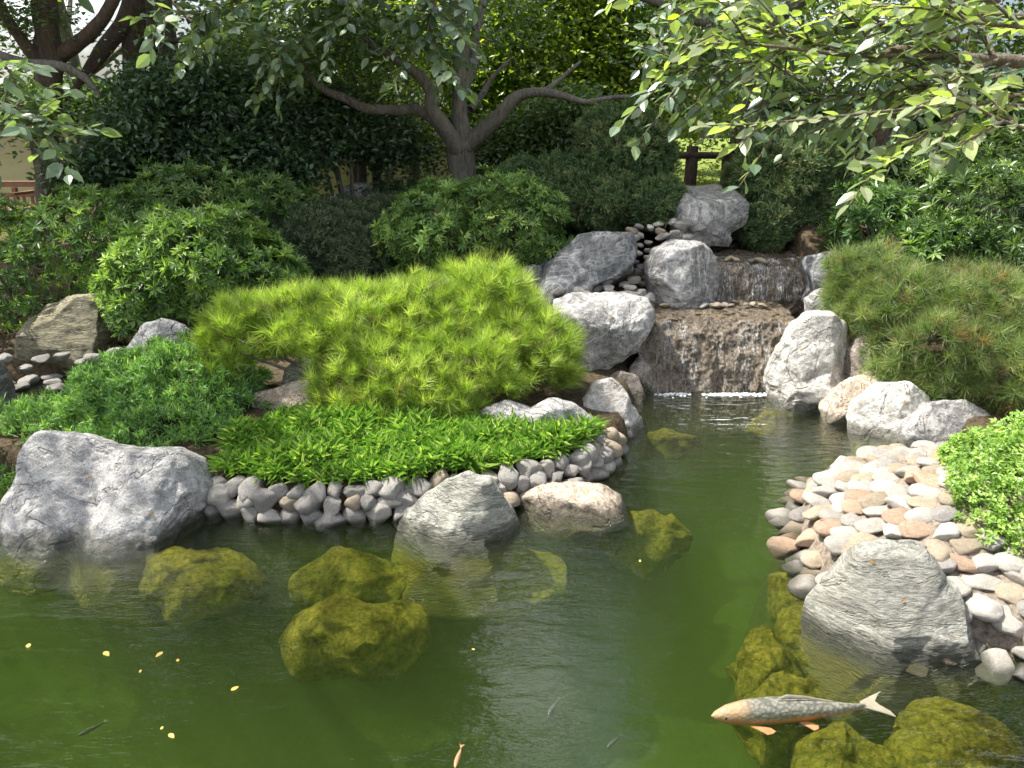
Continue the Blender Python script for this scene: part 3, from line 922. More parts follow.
# foam strip where it lands: small bubbles
Vs, Fs, base = [], [], 0
iv, iff = ico(1)
for _ in range(1000):
    x = random.uniform(1.1, 2.25); y = 5.84 - abs(random.gauss(0, .035)) + 0.03 * noise.noise(Vector((x * 4, 0, 0)))
    if random.random() < .5 + 1.3 * noise.noise(Vector((x * 3.1, 3, 0))): continue
    r = random.uniform(.003, .011)
    Vs.append(iv * np.array([r * 1.4, r, r * .6]) + np.array([x, y, 0.002])); Fs.append(iff + base); base += len(iv)
mobj('foam', np.concatenate(Vs), np.concatenate(Fs), M['foam'], c1, smooth=True)
c2 = cascade('narrow upper waterfall with white threads dropping over a dark ledge', 1.35, 2.72,
             [(6.78, 0.40), (6.80, 0.56), (6.83, 0.72), (6.90, 0.83), (7.2, 0.86), (8.2, 0.88)], 120, True, (.08, .42), 8, 'film')
# small stones along the lip of each ledge
for (x0, x1, Y, z, n) in [(1.15, 2.2, 6.62, .57, 16), (1.4, 2.3, 7.05, .88, 9)]:
    for k in range(n):
        x = x0 + (x1 - x0) * (k + random.uniform(.2, .8)) / n
        cobble((x, Y + random.uniform(-.12, .1), z), random.uniform(.025, .06), pick([('cob_grey', 2), ('cob_tan', 1)]), 'small wet stone lying on the ledge of the cascade', 'wet stones on the cascade ledges', (1.2, .9, .6))

# ------------------------------------------------------------------ foliage machinery
def frames(n, normals, tilt=0.0):
    """random spin about the given z axes (+ random tilt)"""
    z = np.asarray(normals, dtype=float) + rng.normal(size=(n, 3)) * tilt
    z /= np.linalg.norm(z, axis=1)[:, None] + 1e-9
    a = rng.normal(size=(n, 3))
    x = np.cross(a, z); x /= np.linalg.norm(x, axis=1)[:, None] + 1e-9
    y = np.cross(z, x)
    return np.stack([x, y, z], 2)

def scatter(T, pos, fr, scale, tones, jitter=0.12):
    V0, F0 = T
    n, k = len(pos), len(V0)
    V = np.einsum('nij,kj->nki', fr, V0) * np.asarray(scale)[:, None, None] + pos[:, None, :]
    F = (F0[None] + (np.arange(n) * k)[:, None, None]).reshape(-1, F0.shape[1])
    t = np.repeat(np.clip(np.asarray(tones)[:, None] + 0, 0, 1), k, 1)
    return V.reshape(-1, 3), F, t.ravel()

def kite(L, W, az, el, curl=0.0, base=0.0, org=(0, 0, 0)):
    d = np.array([math.cos(az) * math.cos(el), math.sin(az) * math.cos(el), math.sin(el)])
    s = np.array([-math.sin(az), math.cos(az), 0])
    up = np.cross(d, s); up = -up if up[2] < 0 else up
    o = np.array(org, dtype=float) + d * base
    return np.array([o, o + d * L * .5 - s * W + up * W * .35, o + d * L - up * curl * L, o + d * L * .5 + s * W + up * W * .35]), np.array([[0, 2, 1], [0, 3, 2]])

def combine(parts):
    V, F, b = [], [], 0
    for v, f in parts:
        V.append(v); F.append(f + b); b += len(v)
    return np.concatenate(V), np.concatenate(F)

def T_rosette(n=8, L=1.0, W=.17, el=0.45, seed=0):
    rs = random.Random(seed)
    ps = []
    for k in range(n):
        ps.append(kite(L * rs.uniform(.75, 1.1), W * L, k * 2.4 + rs.uniform(-.3, .3), el + rs.uniform(-.35, .45), rs.uniform(0, .2), .02))
    return combine(ps)

def T_tuft(n=46, W=.018, spread=1.0, seed=0, low=0.1):
    rs = random.Random(seed)
    V, F = [], []
    for k in range(n):
        az = rs.uniform(0, 6.28)
        el = math.asin(min(1, low + (1 - low) * rs.random() ** spread))
        d = np.array([math.cos(az) * math.cos(el), math.sin(az) * math.cos(el), math.sin(el)])
        s = np.cross(d, np.array([rs.gauss(0, 1), rs.gauss(0, 1), rs.gauss(0, 1)])); s /= np.linalg.norm(s)
        o = np.array([0, 0, rs.uniform(-.35, .15)])
        L = rs.uniform(.7, 1.05)
        b = len(V)
        V += [o - s * W, o + s * W, o + d * L]
        F.append([b, b + 1, b + 2])
    return np.array(V), np.array(F)

def T_puff(n=16, seed=0):
    rs = random.Random(seed)
    ps = []
    for k in range(n):
        ps.append(kite(rs.uniform(.5, 1.0), .075, rs.uniform(0, 6.28), rs.uniform(0.1, 1.5), 0, .0, (rs.gauss(0, .22), rs.gauss(0, .22), rs.gauss(0, .15))))
    return combine(ps)

def T_leaf(W=.29, fold=.2, droop=.12):
    """one broad pointed leaf with a fold on the midrib"""
    ys = [0, .18, .45, .75, 1.0]; ws = [0.02, .72, 1.0, .62, 0.0]
    V = []; F = []
    for y, w_ in zip(ys, ws):
        z = -droop * y * y
        V += [(-W * w_, y, z + fold * W * w_), (0, y, z), (W * w_, y, z + fold * W * w_)]
    V = np.array(V)
    for i in range(4):
        a = i * 3
        F += [[a, a + 1, a + 4], [a, a + 4, a + 3], [a + 1, a + 2, a + 5], [a + 1, a + 5, a + 4]]
    return V, np.array(F)

def T_simple(W=.28):
    return np.array([[0, 0, 0], [-W, .45, .07], [0, 1, -.08], [W, .45, .07]], dtype=float), np.array([[0, 2, 1], [0, 3, 2]])

def E(px, py, Y, rx, ry, rd=None):
    """ellipsoid whose centre shows at (px,py) at depth Y; rx, ry in pixels, rd metres"""
    k = PXM(py, Y)
    return (np.array(AT(px, py, Y)), np.array([rx * k, rd if rd is not None else rx * k, ry * k]))

def on_shell(ells, n, lo=.78, hi=1.03, lump=.16, lfreq=3.2, seed=0, up=0.25, ground=True, inside=.72):
    area = np.array([(e[1][0] * e[1][1] + e[1][0] * e[1][2] + e[1][1] * e[1][2]) for e in ells])
    cnt = rng.multinomial(n, area / area.sum())
    Ps, Ns = [], []
    for (c, r), m in zip(ells, cnt):
        u = rng.normal(size=(m, 3)); u /= np.linalg.norm(u, axis=1)[:, None]
        rad = lo + (hi - lo) * rng.random(m) ** .6
        rad += (rng.random(m) < .11) * rng.uniform(.02, .17, m)
        nz = fnoise(c + u * r, lfreq, seed, 2)
        P = c + u * r * (rad * (1 + lump * nz))[:, None]
        N = u / r; N /= np.linalg.norm(N, axis=1)[:, None]
        Ps.append(P); Ns.append(N)
    P = np.concatenate(Ps); N = np.concatenate(Ns)
    keep = np.ones(len(P), dtype=bool)
    for c, r in ells:
        keep &= (((P - c) / r) ** 2).sum(1) > inside ** 2
    if ground:
        keep &= P[:, 2] > height(P[:, 0], P[:, 1]) + 0.01
    P, N = P[keep], N[keep]
    N[:, 2] += up
    N /= np.linalg.norm(N, axis=1)[:, None]
    return P, N

def tube(points, radii, sides=10, rough=0.0, seed=0):
    """tapered bent tube through the points (Catmull-Rom)"""
    P = np.array(points, dtype=float); Rr = np.array(radii, dtype=float)
    n = len(P)
    sub = 6
    Q, q = [], []
    for i in range(n - 1):
        p0, p1, p2, p3 = P[max(i - 1, 0)], P[i], P[i + 1], P[min(i + 2, n - 1)]
        for s in range(sub):
            t = s / sub
            Q.append(.5 * ((2 * p1) + (-p0 + p2) * t + (2 * p0 - 5 * p1 + 4 * p2 - p3) * t * t + (-p0 + 3 * p1 - 3 * p2 + p3) * t ** 3))
            q.append(Rr[i] * (1 - t) + Rr[i + 1] * t)
    Q.append(P[-1]); q.append(Rr[-1])
    Q = np.array(Q); q = np.array(q)
    T = np.gradient(Q, axis=0); T /= np.linalg.norm(T, axis=1)[:, None] + 1e-9
    ref = np.array([0, 0, 1.]) if abs(T[0][2]) < .8 else np.array([0, 1., 0])
    V = []
    x = np.cross(ref, T[0]); x /= np.linalg.norm(x)
    for i in range(len(Q)):
        x = x - T[i] * (x @ T[i]); x /= np.linalg.norm(x) + 1e-9
        y = np.cross(T[i], x)
        a = np.linspace(0, 2 * math.pi, sides, endpoint=False)
        ring = Q[i] + q[i] * (np.cos(a)[:, None] * x + np.sin(a)[:, None] * y)
        V.append(ring)
    V = np.concatenate(V)
    if rough:
        C = np.repeat(Q, sides, 0)
        d = V - C
        V = C + d * (1 + rough * fnoise(V * np.array([1, 1, .5]), 7, seed))[:, None]
    F = []
    for i in range(len(Q) - 1):
        for j in range(sides):
            a, b_ = i * sides + j, i * sides + (j + 1) % sides
            F.append([a, b_, b_ + sides, a + sides])
    return V, np.array(F)

def stems(ells, root, mat, n=7, r=.012, seed=0):
    rs = random.Random(seed)
    ps = []
    c0 = np.mean([e[0] for e in ells], 0)
    bx, by = c0[0], c0[1]
    bz = H(bx, by)
    for k in range(n):
        c, rr = ells[rs.randrange(len(ells))]
        u = np.array([rs.uniform(-.6, .6), rs.uniform(-.6, .6), rs.uniform(0, .7)])
        e = c + rr * u
        b0 = np.array([bx + (e[0] - bx) * .25, by + (e[1] - by) * .25, bz - .05])
        mid = (b0 + e) / 2 + np.array([rs.uniform(-.05, .05), rs.uniform(-.05, .05), .04])
        ps.append(tube([b0, mid, e], [r * 1.5, r, r * .5], 6))
    V, F = combine(ps)
    mobj('stem', V, F, mat, root, smooth=True)

def shrub(name, label, cat, ells, n, T, size, mat, up=.35, tilt=.3, group=None, tone=(.45, .3), lump=.3, lo=.62, stem=True, inside=.7, seed=0, lfreq=3.2, tipbright=0.0, hi=1.03):
    c0 = np.mean([e[0] for e in ells], 0)
    root = empty(name, (c0[0], c0[1], H(c0[0], c0[1])), label, cat, group)
    if T is ROS:
        rr_ = np.random.default_rng(seed + 50)
        extra = []
        for c, r in ells:
            for _ in range(7):
                u = rr_.normal(size=3); u[2] = abs(u[2]); u /= np.linalg.norm(u)
                extra.append((c + u * r * .78, r * rr_.uniform(.25, .42)))
        ells = list(ells) + extra
        inside = .8
    Ts = T if isinstance(T, list) else [T]
    Vs, Fs, Ts_ = [], [], []
    b = 0
    for k, t in enumerate(Ts):
        P, N = on_shell(ells, n // len(Ts), lo=lo, lump=lump, seed=seed, up=up, inside=inside, lfreq=lfreq, hi=hi)
        m = len(P)
        tn = tone[0] + tone[1] * rng.normal(size=m) + .35 * fnoise(P, 2.5, seed + 3, 2)
        V, F, tt = scatter(t, P, frames(m, N, tilt), size * rng.uniform(.75, 1.25, m), tn)
        # every leaf its own slight age
        Vs.append(V); Fs.append(F + b); b += len(V)
        kk = len(t[0])
        tt = tt + np.repeat(rng.normal(size=len(tt) // 4 + 1) * .12, 4)[:len(tt)]
        Ts_.append(tt)
    mobj('foliage', np.concatenate(Vs), np.concatenate(Fs), mat, root, tone=np.clip(np.concatenate(Ts_), 0, 1))
    if stem: stems(ells, root, M['bark'], 8, .012, seed)
    return root

ROS = [T_rosette(9, 1, .115, .45, 1), T_rosette(8, 1, .13, .35, 2), T_rosette(10, 1, .11, .6, 3)]
TUF = [T_tuft(60, .014, .8, s, .42) for s in range(3)]
TUFW = [T_tuft(56, .014, .8, s, .1) for s in range(3)]
PUF = [T_puff(22, s) for s in range(3)]

# azaleas along the back of the left bank
shrub('azalea_shrub', 'dark green azalea at the far left above the cobble shore', 'shrub',
      [E(20, 270, 6.9, 75, 62, .6), E(85, 240, 7.1, 65, 50, .6), E(-40, 250, 6.9, 60, 60, .6)], 3600, ROS, .082, M['azalea'], seed=1)
shrub('azalea_shrub', 'tall mid green azalea mound rising behind the bright azalea', 'shrub',
      [E(200, 215, 7.6, 70, 48, .6), E(260, 225, 7.6, 70, 45, .6), E(150, 225, 7.6, 50, 40, .6)], 3600, ROS, .082, M['azalea'], seed=2)
shrub('azalea_shrub', 'bright green azalea mound behind the low juniper', 'shrub',
      [E(205, 265, 6.6, 75, 52, .55), E(150, 285, 6.4, 42, 42, .4), E(255, 280, 6.6, 45, 40, .45), E(135, 312, 6.2, 26, 22, .2)], 4200, ROS, .082, M['azalea_bright'], seed=3)
shrub('azalea_shrub', 'bright green azalea mound left of the white-veined boulder', 'shrub',
      [E(440, 235, 7.2, 50, 45, .5), E(500, 225, 7.3, 60, 48, .5), E(545, 232, 7.2, 30, 32, .3), E(405, 245, 7.2, 28, 32, .3)], 3800, ROS, .078, M['azalea_bright'], seed=4)
shrub('grey_shrub', 'fine-leaved grey green shrub between the two bright azaleas', 'shrub',
      [E(350, 250, 7.5, 60, 42, .5), E(310, 250, 7.4, 40, 40, .4), E(370, 225, 8.0, 55, 28, .4)], 9000, PUF, .055, M['greyshrub'], seed=5)
shrub('conifer_shrub', 'dark round-headed clipped conifer above the white-veined boulder', 'shrub',
      [E(622, 160, 8.1, 48, 52, .5), E(605, 195, 7.9, 50, 35, .5), E(655, 205, 7.6, 28, 25, .3), E(560, 195, 8.1, 40, 35, .4), E(525, 185, 8.3, 30, 25, .3)],
      12000, PUF, .06, M['conifer'], seed=6, lump=.25)
shrub('conifer_shrub', 'dark drooping shrub hanging over the hollow above the cascade', 'shrub',
      [E(780, 175, 8.0, 50, 42, .5), E(820, 165, 8.4, 50, 40, .5), E(765, 228, 7.6, 26, 24, .25), E(795, 215, 7.8, 36, 30, .3), E(825, 200, 8.1, 40, 36, .3), E(755, 200, 8.0, 28, 30, .3)],
      11000, PUF, .06, M['conifer'], seed=7, lump=.3)
shrub('broadleaf_shrub', 'leafy green shrub on the right slope beside the shaded boulder', 'shrub',
      [E(880, 235, 6.9, 45, 45, .4), E(930, 255, 6.6, 60, 40, .5), E(860, 205, 7.2, 22, 20, .2)], 2600, ROS, .09, M['azalea'], seed=8)
shrub('broadleaf_shrub', 'dark glossy shrub against the right edge above the pine', 'shrub',
      [E(985, 225, 6.5, 70, 60, .6), E(1040, 260, 6.2, 60, 60, .6), E(930, 190, 7.4, 60, 50, .6), E(1000, 170, 7.2, 80, 50, .6)], 4200, ROS, .085, M['tree'], seed=9)
# pines
pine_e = [E(245, 330, 5.1, 42, 27, .32), E(300, 322, 5.2, 55, 33, .40), E(360, 325, 5.2, 60, 36, .42), E(425, 320, 5.3, 60, 40, .45), E(485, 302, 5.45, 52, 38, .42),
          E(530, 345, 5.25, 46, 36, .36), E(470, 360, 5.0, 70, 34, .42), E(375, 375, 4.9, 62, 40, .38), E(430, 392, 4.75, 40, 22, .25), E(228, 355, 5.0, 22, 20, .2), E(340, 400, 4.75, 28, 25, .2), E(555, 365, 5.1, 22, 20, .2), E(380, 408, 4.65, 50, 18, .2), E(455, 405, 4.7, 34, 16, .18)]
pr = shrub('pine_shrub', 'broad lime green dwarf pine spreading over the island', 'pine', pine_e, 3600, TUF, .12, M['pine'], up=1.3, tilt=.3, lo=.7, lump=.26, seed=12, tone=(.50, .25), lfreq=5)
pr2 = shrub('pine_shrub', 'shaggy dull green pine leaning over the pale boulders on the right bank', 'pine',
      [E(865, 275, 6.0, 38, 26, .3), E(905, 305, 5.7, 62, 34, .4), E(975, 315, 5.5, 70, 45, .5), E(950, 350, 5.3, 70, 42, .45), E(1010, 375, 5.1, 55, 45, .45), E(930, 385, 5.25, 50, 24, .3), E(870, 300, 5.9, 40, 24, .3)],
      3000, TUFW, .125, M['pine_dull'], up=.7, tilt=.45, lo=.78, lump=.3, seed=13, tone=(.45, .28))
shrub('pine_shrub', 'small tuft of pine needles at the right edge by the channel', 'pine',
      [E(1015, 420, 4.9, 22, 22, .18)], 120, TUF, .11, M['pine_dull'], up=.8, tilt=.4, seed=14)
# juniper
shrub('juniper_shrub', 'low spreading juniper behind the saddle-shaped boulder', 'juniper',
      [E(60, 448, 4.75, 80, 44, .42), E(140, 402, 4.95, 62, 46, .45), E(190, 398, 4.95, 62, 54, .42), E(160, 440, 4.6, 80, 42, .35), E(215, 440, 4.6, 38, 36, .28), E(-40, 465, 4.6, 60, 34, .4), E(230, 400, 4.95, 28, 38, .3)],
      9000, PUF, .06, M['juniper'], up=.5, lump=.4, lfreq=11, tone=(.45, .2), seed=15, lo=.8)

# ------------------------------------------------------------------ ground covers (uncountable)
def cover_points(poly, n, zpad=0.0):
    A = np.array(poly)
    lo, hi = A.min(0), A.max(0)
    P = rng.uniform(lo, hi, size=(n, 2))
    P = P[seg_dist(P, poly) < 0]
    z = height(P[:, 0], P[:, 1])
    return np.column_stack([P, z + zpad])

blade = combine([kite(1.0, .075, 0.0 + k * 2.1, .5 + .25 * (k % 3), .22, 0, (0, 0, .12 * k)) for k in range(6)])
bp = [G(px, py, 0.2)[:2] for px, py in [(208, 478), (250, 485), (330, 488), (400, 486), (470, 476), (540, 468), (590, 455), (612, 438), (600, 424), (480, 430), (380, 425), (300, 425), (240, 440)]]
P = cover_points(bp, 7500, 0.0)
P = P[seg_dist(P[:, :2], POND) > .12]
edge = seg_dist(P[:, :2], POND)
P[:, 2] += .05 * np.clip(fnoise(P, 4, 3, 2) + .3, 0, 1)
N = np.tile([0, 0, 1.0], (len(P), 1))
V, F, t = scatter(blade, P, frames(len(P), N, .35), rng.uniform(.05, .085, len(P)) * (1 + .5 * (fnoise(P, 3, 8, 2) > .15)), .45 + .22 * rng.normal(size=len(P)))
tag(mobj('bamboo_grass', V, F, M['bamboo'], loc=(0, 4.3, .2), tone=np.clip(t + np.repeat(rng.normal(size=len(t) // 4) * .15, 4), 0, 1)), 'bright green dwarf bamboo grass carpeting the ground between pine and cobbles', 'grass', kind='stuff')
# leaf litter carpet under shrubs, right bank cover
little = combine([kite(.9, .26, k * 1.3, .25 + .2 * (k % 3), .1, .05, (0, 0, .25 * k)) for k in range(7)])
P = cover_points(cover_poly, 5200, 0.0)
dcc = -seg_dist(P[:, :2], cover_poly)
P[:, 2] += rng.random(len(P)) * np.clip(dcc * .6 + .05, 0, .20)
N = np.tile([0, -.2, 1.0], (len(P), 1))
V, F, t = scatter(little, P, frames(len(P), N, .4), rng.uniform(.022, .036, len(P)), .5 + .22 * rng.normal(size=len(P)))
tag(mobj('ground_cover', V, F, M['cover'], loc=(2.4, 3.8, .3), tone=np.clip(t, 0, 1)), 'sunlit carpet of tiny bright green leaves above the cobble slope', 'ground cover', kind='stuff')

# ------------------------------------------------------------------ trees
LEAF, SIMP = T_leaf(), T_simple()

def crown_pts(ells, n, thr=-.12, freq=1.3, seed=0):
    vol = np.array([e[1][0] * e[1][1] * e[1][2] for e in ells])
    cnt = rng.multinomial(n, vol / vol.sum())
    Ps = []
    for (c, r), m in zip(ells, cnt):
        u = rng.normal(size=(m, 3)); u /= np.linalg.norm(u, axis=1)[:, None]
        Ps.append(c + u * r * (rng.random(m) ** .45)[:, None])
    P = np.concatenate(Ps)
    nz = fnoise(P, freq, seed, 2)
    return P[nz > thr]

def spray(P, m, spread):
    """m leaves round every point: leaf sprays"""
    Q = np.repeat(P, m, 0)
    return Q + rng.normal(size=Q.shape) * spread * np.array([1, 1, .55])

def crown(root, ells, n, mat, size, T=SIMP, thr=-.1, freq=1.3, seed=0, tone=(.45, .25), per=6, hang=.4):
    P = spray(crown_pts(ells, n // per, thr, freq, seed), per, size * 1.6)
    m = len(P)
    N = np.tile([0, -.12, 1.0], (m, 1))
    tn = tone[0] + tone[1] * rng.normal(size=m) + .3 * fnoise(P, .8, seed + 2, 1)
    V, F, t = scatter(T, P, frames(m, N, hang), size * rng.uniform(.65, 1.25, m), tn)
    return mobj('crown', V, F, mat, root, tone=t)

def limb(root, pts, name='branch', mat=None, sides=10, rough=.12, seed=0):
    """pts: (px, py, Y, radius)"""
    W = [AT(a, b_, c) for a, b_, c, r in pts]
    V, F = tube(W, [p[3] for p in pts], sides, rough, seed)
    return mobj(name, V, F, mat or M['bark'], root, smooth=True)

def W(x, y, z, a, b_=None, c=None):
    return (np.array([x, y, z], dtype=float), np.array([a, b_ or a, c or a], dtype=float))

# centre tree
X0 = AT(465, 185, 8.6)
t1 = empty('tree', (X0[0], X0[1], H(X0[0], X0[1])), 'gnarled grey tree with spreading crooked branches in the middle of the back bank', 'tree')
limb(t1, [(466, 230, 8.6, 0.176), (464, 190, 8.6, 0.143), (460, 150, 8.6, 0.134), (459, 120, 8.6, 0.097), (460, 90, 8.6, 0.084), (461, 50, 8.6, 0.080), (458, 10, 8.6, 0.076), (456, -60, 8.6, 0.067), (462, -160, 8.8, 0.050), (470, -300, 9, 0.034)], 'trunk', sides=18, rough=.3, seed=3)
limb(t1, [(458, 150, 8.55, 0.101), (445, 128, 8.4, 0.084), (432, 108, 8.3, 0.071), (430, 90, 8.25, 0.063), (415, 72, 8.2, 0.055), (392, 58, 8.1, 0.046), (372, 45, 8.0, 0.042), (352, 22, 7.9, 0.029), (330, -10, 7.8, 0.017)], seed=4)
limb(t1, [(452, 142, 8.5, 0.067), (432, 118, 8.5, 0.063), (415, 110, 8.5, 0.059), (395, 110, 8.45, 0.055), (365, 108, 8.4, 0.050), (345, 98, 8.35, 0.046), (322, 88, 8.3, 0.038), (295, 60, 8.2, 0.025), (260, 30, 8.1, 0.017)], seed=5)
limb(t1, [(466, 145, 8.55, 0.092), (482, 132, 8.5, 0.084), (500, 115, 8.4, 0.071), (515, 98, 8.4, 0.059), (535, 92, 8.35, 0.046), (560, 95, 8.3, 0.038), (585, 102, 8.3, 0.029), (610, 98, 8.3, 0.024), (640, 96, 8.3, 0.017)], seed=6)
limb(t1, [(520, 96, 8.4, 0.042), (545, 90, 8.6, 0.029), (565, 75, 8.8, 0.021), (580, 62, 9, 0.015)], seed=7)
limb(t1, [(462, 90, 8.6, 0.067), (474, 60, 8.7, 0.059), (476, 30, 8.8, 0.050), (490, -20, 9, 0.042), (520, -120, 9.3, 0.025)], seed=8)
limb(t1, [(470, 110, 8.7, 0.042), (482, 95, 8.9, 0.034), (492, 78, 9.1, 0.025), (510, 60, 9.3, 0.017)], seed=9)
crown(t1, [E(455, 15, 8.1, 60, 45, .4), E(530, 30, 8.8, 60, 45, .4), E(390, 20, 8.0, 100, 40, .8), E(330, 60, 8.2, 70, 35, .6), E(300, 20, 7.8, 80, 40, .8), W(-2.0, 8.6, 4.6, 1.6, 1.5, 1.1), W(-1.4, 9.0, 5.6, .9, 1.2, 1.0), E(400, 135, 8.9, 60, 28, .4), E(350, 70, 9.0, 120, 60, .5), E(270, 60, 8.6, 80, 50, .6), W(-2, 8.8, 6.4, 1.6, 1.6, 1.3)], 60000, M['tree'], .075, seed=3, thr=-.05)

# left trees
X0 = AT(52, 200, 9.0)
t2 = empty('tree', (X0[0], X0[1], H(X0[0], X0[1])), 'brown-barked tree behind the bench at the far left', 'tree')
limb(t2, [(52, 235, 9, .16), (50, 195, 9, .13), (50, 150, 9, .115), (50, 100, 9, .12), (49, 60, 9, .15), (46, 20, 9, .13), (44, -30, 9, .12), (40, -140, 9, .08), (30, -300, 9.3, .05)], 'trunk', M['barkred'], 18, .3, 11)
limb(t2, [(52, 60, 9, .09), (75, 45, 8.9, .08), (98, 25, 8.8, .07), (115, -5, 8.7, .06), (130, -60, 8.6, .04)], mat=M['barkred'], seed=12)
limb(t2, [(48, 75, 9, .07), (22, 40, 8.8, .06), (2, 10, 8.7, .055), (-20, -40, 8.6, .04)], mat=M['barkred'], seed=13)
limb(t2, [(-30, 45, 8.2, .05), (20, 62, 8.3, .05), (60, 66, 8.3, .045), (85, 78, 8.3, .04), (100, 96, 8.3, .02)], mat=M['bark'], seed=14)
crown(t2, [E(25, 40, 9.4, 45, 40, .4), E(0, 90, 9.2, 50, 40, .4), E(20, 125, 8.3, 80, 28, .5), E(95, 120, 8.8, 70, 28, .5), W(-6.0, 8.6, 4.6, 1.8, 1.6, 1.3), W(-4.8, 8.4, 6.2, 2.0, 1.8, 1.4), E(20, 110, 8.6, 60, 22, .5), E(10, 10, 8.6, 40, 30, .6), E(80, 20, 9.4, 40, 30, .4)], 52000, M['tree'], .08, seed=5)
X0 = AT(135, 200, 9.6)
t3 = empty('tree', (X0[0], X0[1], H(X0[0], X0[1])), 'leaning dark-limbed tree in front of the bright sky gap', 'tree')
limb(t3, [(133, 240, 9.6, .15), (133, 190, 9.6, .13), (133, 120, 9.6, .11), (134, 60, 9.6, .11), (134, 20, 9.6, .12), (136, -40, 9.6, .12), (140, -160, 9.8, .08), (150, -300, 10, .05)], 'trunk', M['barkred'], 16, .25, 15)
limb(t3, [(137, -15, 9.55, .10), (124, 22, 9.5, .095), (100, 54, 9.4, .085), (80, 82, 9.3, .04), (66, 100, 9.2, .02)], mat=M['barkred'], seed=16)
limb(t3, [(134, 90, 9.6, .04), (148, 55, 9.5, .05), (165, 42, 9.4, .04), (190, 40, 9.3, .02)], mat=M['barkred'], seed=17)
crown(t3, [W(-4.2, 10, 5.4, 1.6, 1.5, 1.3), W(-2.8, 9.8, 6.6, 1.8, 1.6, 1.3), W(-3.5, 9.2, 8.2, 2.2, 2.2, 1.4), E(235, 45, 9.4, 50, 65, .5), E(120, 130, 9.7, 70, 25, .4), E(175, 85, 9.9, 40, 25, .4), E(195, 10, 9.6, 50, 30, .4), E(165, 50, 9.3, 50, 35, .4), E(110, 112, 9.9, 60, 20, .3)], 56000, M['tree'], .08, seed=6)

# dark camellia masses under the trees
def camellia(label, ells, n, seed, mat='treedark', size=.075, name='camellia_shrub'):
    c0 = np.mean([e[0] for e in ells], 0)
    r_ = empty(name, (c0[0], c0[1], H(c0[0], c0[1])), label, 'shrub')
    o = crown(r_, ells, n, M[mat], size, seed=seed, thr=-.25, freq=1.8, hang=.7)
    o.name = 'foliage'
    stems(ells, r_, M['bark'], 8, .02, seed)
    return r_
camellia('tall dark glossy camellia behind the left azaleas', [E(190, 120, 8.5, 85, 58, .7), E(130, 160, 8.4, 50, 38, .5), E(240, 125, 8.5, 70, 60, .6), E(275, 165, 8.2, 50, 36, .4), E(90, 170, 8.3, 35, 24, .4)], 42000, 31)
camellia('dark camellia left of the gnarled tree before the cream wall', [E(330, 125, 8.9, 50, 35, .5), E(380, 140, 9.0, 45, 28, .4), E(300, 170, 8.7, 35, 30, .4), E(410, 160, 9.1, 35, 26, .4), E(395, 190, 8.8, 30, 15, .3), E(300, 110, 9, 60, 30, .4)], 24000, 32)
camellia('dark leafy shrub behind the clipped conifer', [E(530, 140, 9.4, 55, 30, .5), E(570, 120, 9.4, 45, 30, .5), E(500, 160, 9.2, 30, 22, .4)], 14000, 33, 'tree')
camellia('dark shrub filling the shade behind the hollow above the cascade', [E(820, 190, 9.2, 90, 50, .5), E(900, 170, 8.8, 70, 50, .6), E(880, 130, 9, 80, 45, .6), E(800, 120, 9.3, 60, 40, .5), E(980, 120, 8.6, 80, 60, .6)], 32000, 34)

# hollow tree right
X0 = AT(757, 190, 9.3)
t4 = empty('tree', (X0[0], X0[1], H(X0[0], X0[1])), 'thick grey trunk standing right of the wooden fence', 'tree')
limb(t4, [(757, 230, 9.3, .24), (757, 190, 9.3, .19), (757, 150, 9.3, .18), (756, 110, 9.3, .17), (752, 60, 9.3, .15), (745, 0, 9.3, .13), (740, -120, 9.4, .10), (735, -300, 9.8, .05)], 'trunk', M['bark'], 18, .35, 21)
limb(t4, [(752, 60, 9.3, .08), (700, 20, 9.0, .06), (650, 0, 8.7, .04), (600, -20, 8.5, .03)], seed=22)
limb(t4, [(750, 40, 9.3, .09), (800, 0, 9.0, .07), (850, -30, 8.7, .05), (900, -60, 8.5, .03)], seed=23)
crown(t4, [E(660, 60, 9.2, 60, 45, .5), E(900, 60, 8.6, 110, 60, .7), E(730, 90, 8.8, 70, 35, .6), E(800, 60, 8.6, 80, 50, .8), E(700, 40, 8.4, 60, 40, .7), W(3.6, 8.4, 4.6, 2.2, 1.8, 1.3), W(4.6, 9, 6.4, 2.4, 2.2, 1.4), W(3.6, 9.6, 8, 1.6, 1.8, 1.2)], 56000, M['tree'], .075, seed=8, thr=-.05)

# sunlit trees beyond the fence and wall
def far_tree(label, x, y, h, ells, n, mat, size=.11, seed=0, thr=-.12):
    r_ = empty('tree', (x, y, H(x, y)), label, 'tree', 'trees behind the garden')
    b0 = r_.location.z
    V, F = tube([(x, y, b0 - .1), (x + .1, y, b0 + h * .35), (x - .05, y, b0 + h * .7), (x, y, b0 + h * .95)], [.2, .15, .10, .03], 10, .15, seed)
    mobj('trunk', V, F, M['bark'], r_, smooth=True)
    for k in range(4):
        a = k * 1.7 + seed
        z0 = b0 + h * (.35 + .12 * k)
        V, F = tube([(x, y, z0), (x + math.cos(a) * .9, y + math.sin(a) * .9, z0 + .6), (x + math.cos(a) * 1.7, y + math.sin(a) * 1.7, z0 + 1.3)], [.08, .05, .02], 7, .1, seed + k)
        mobj('branch', V, F, M['bark'], r_, smooth=True)
    crown(r_, ells, n, M[mat], size, seed=seed, thr=thr, hang=.7, tone=(.5, .28))
    return r_
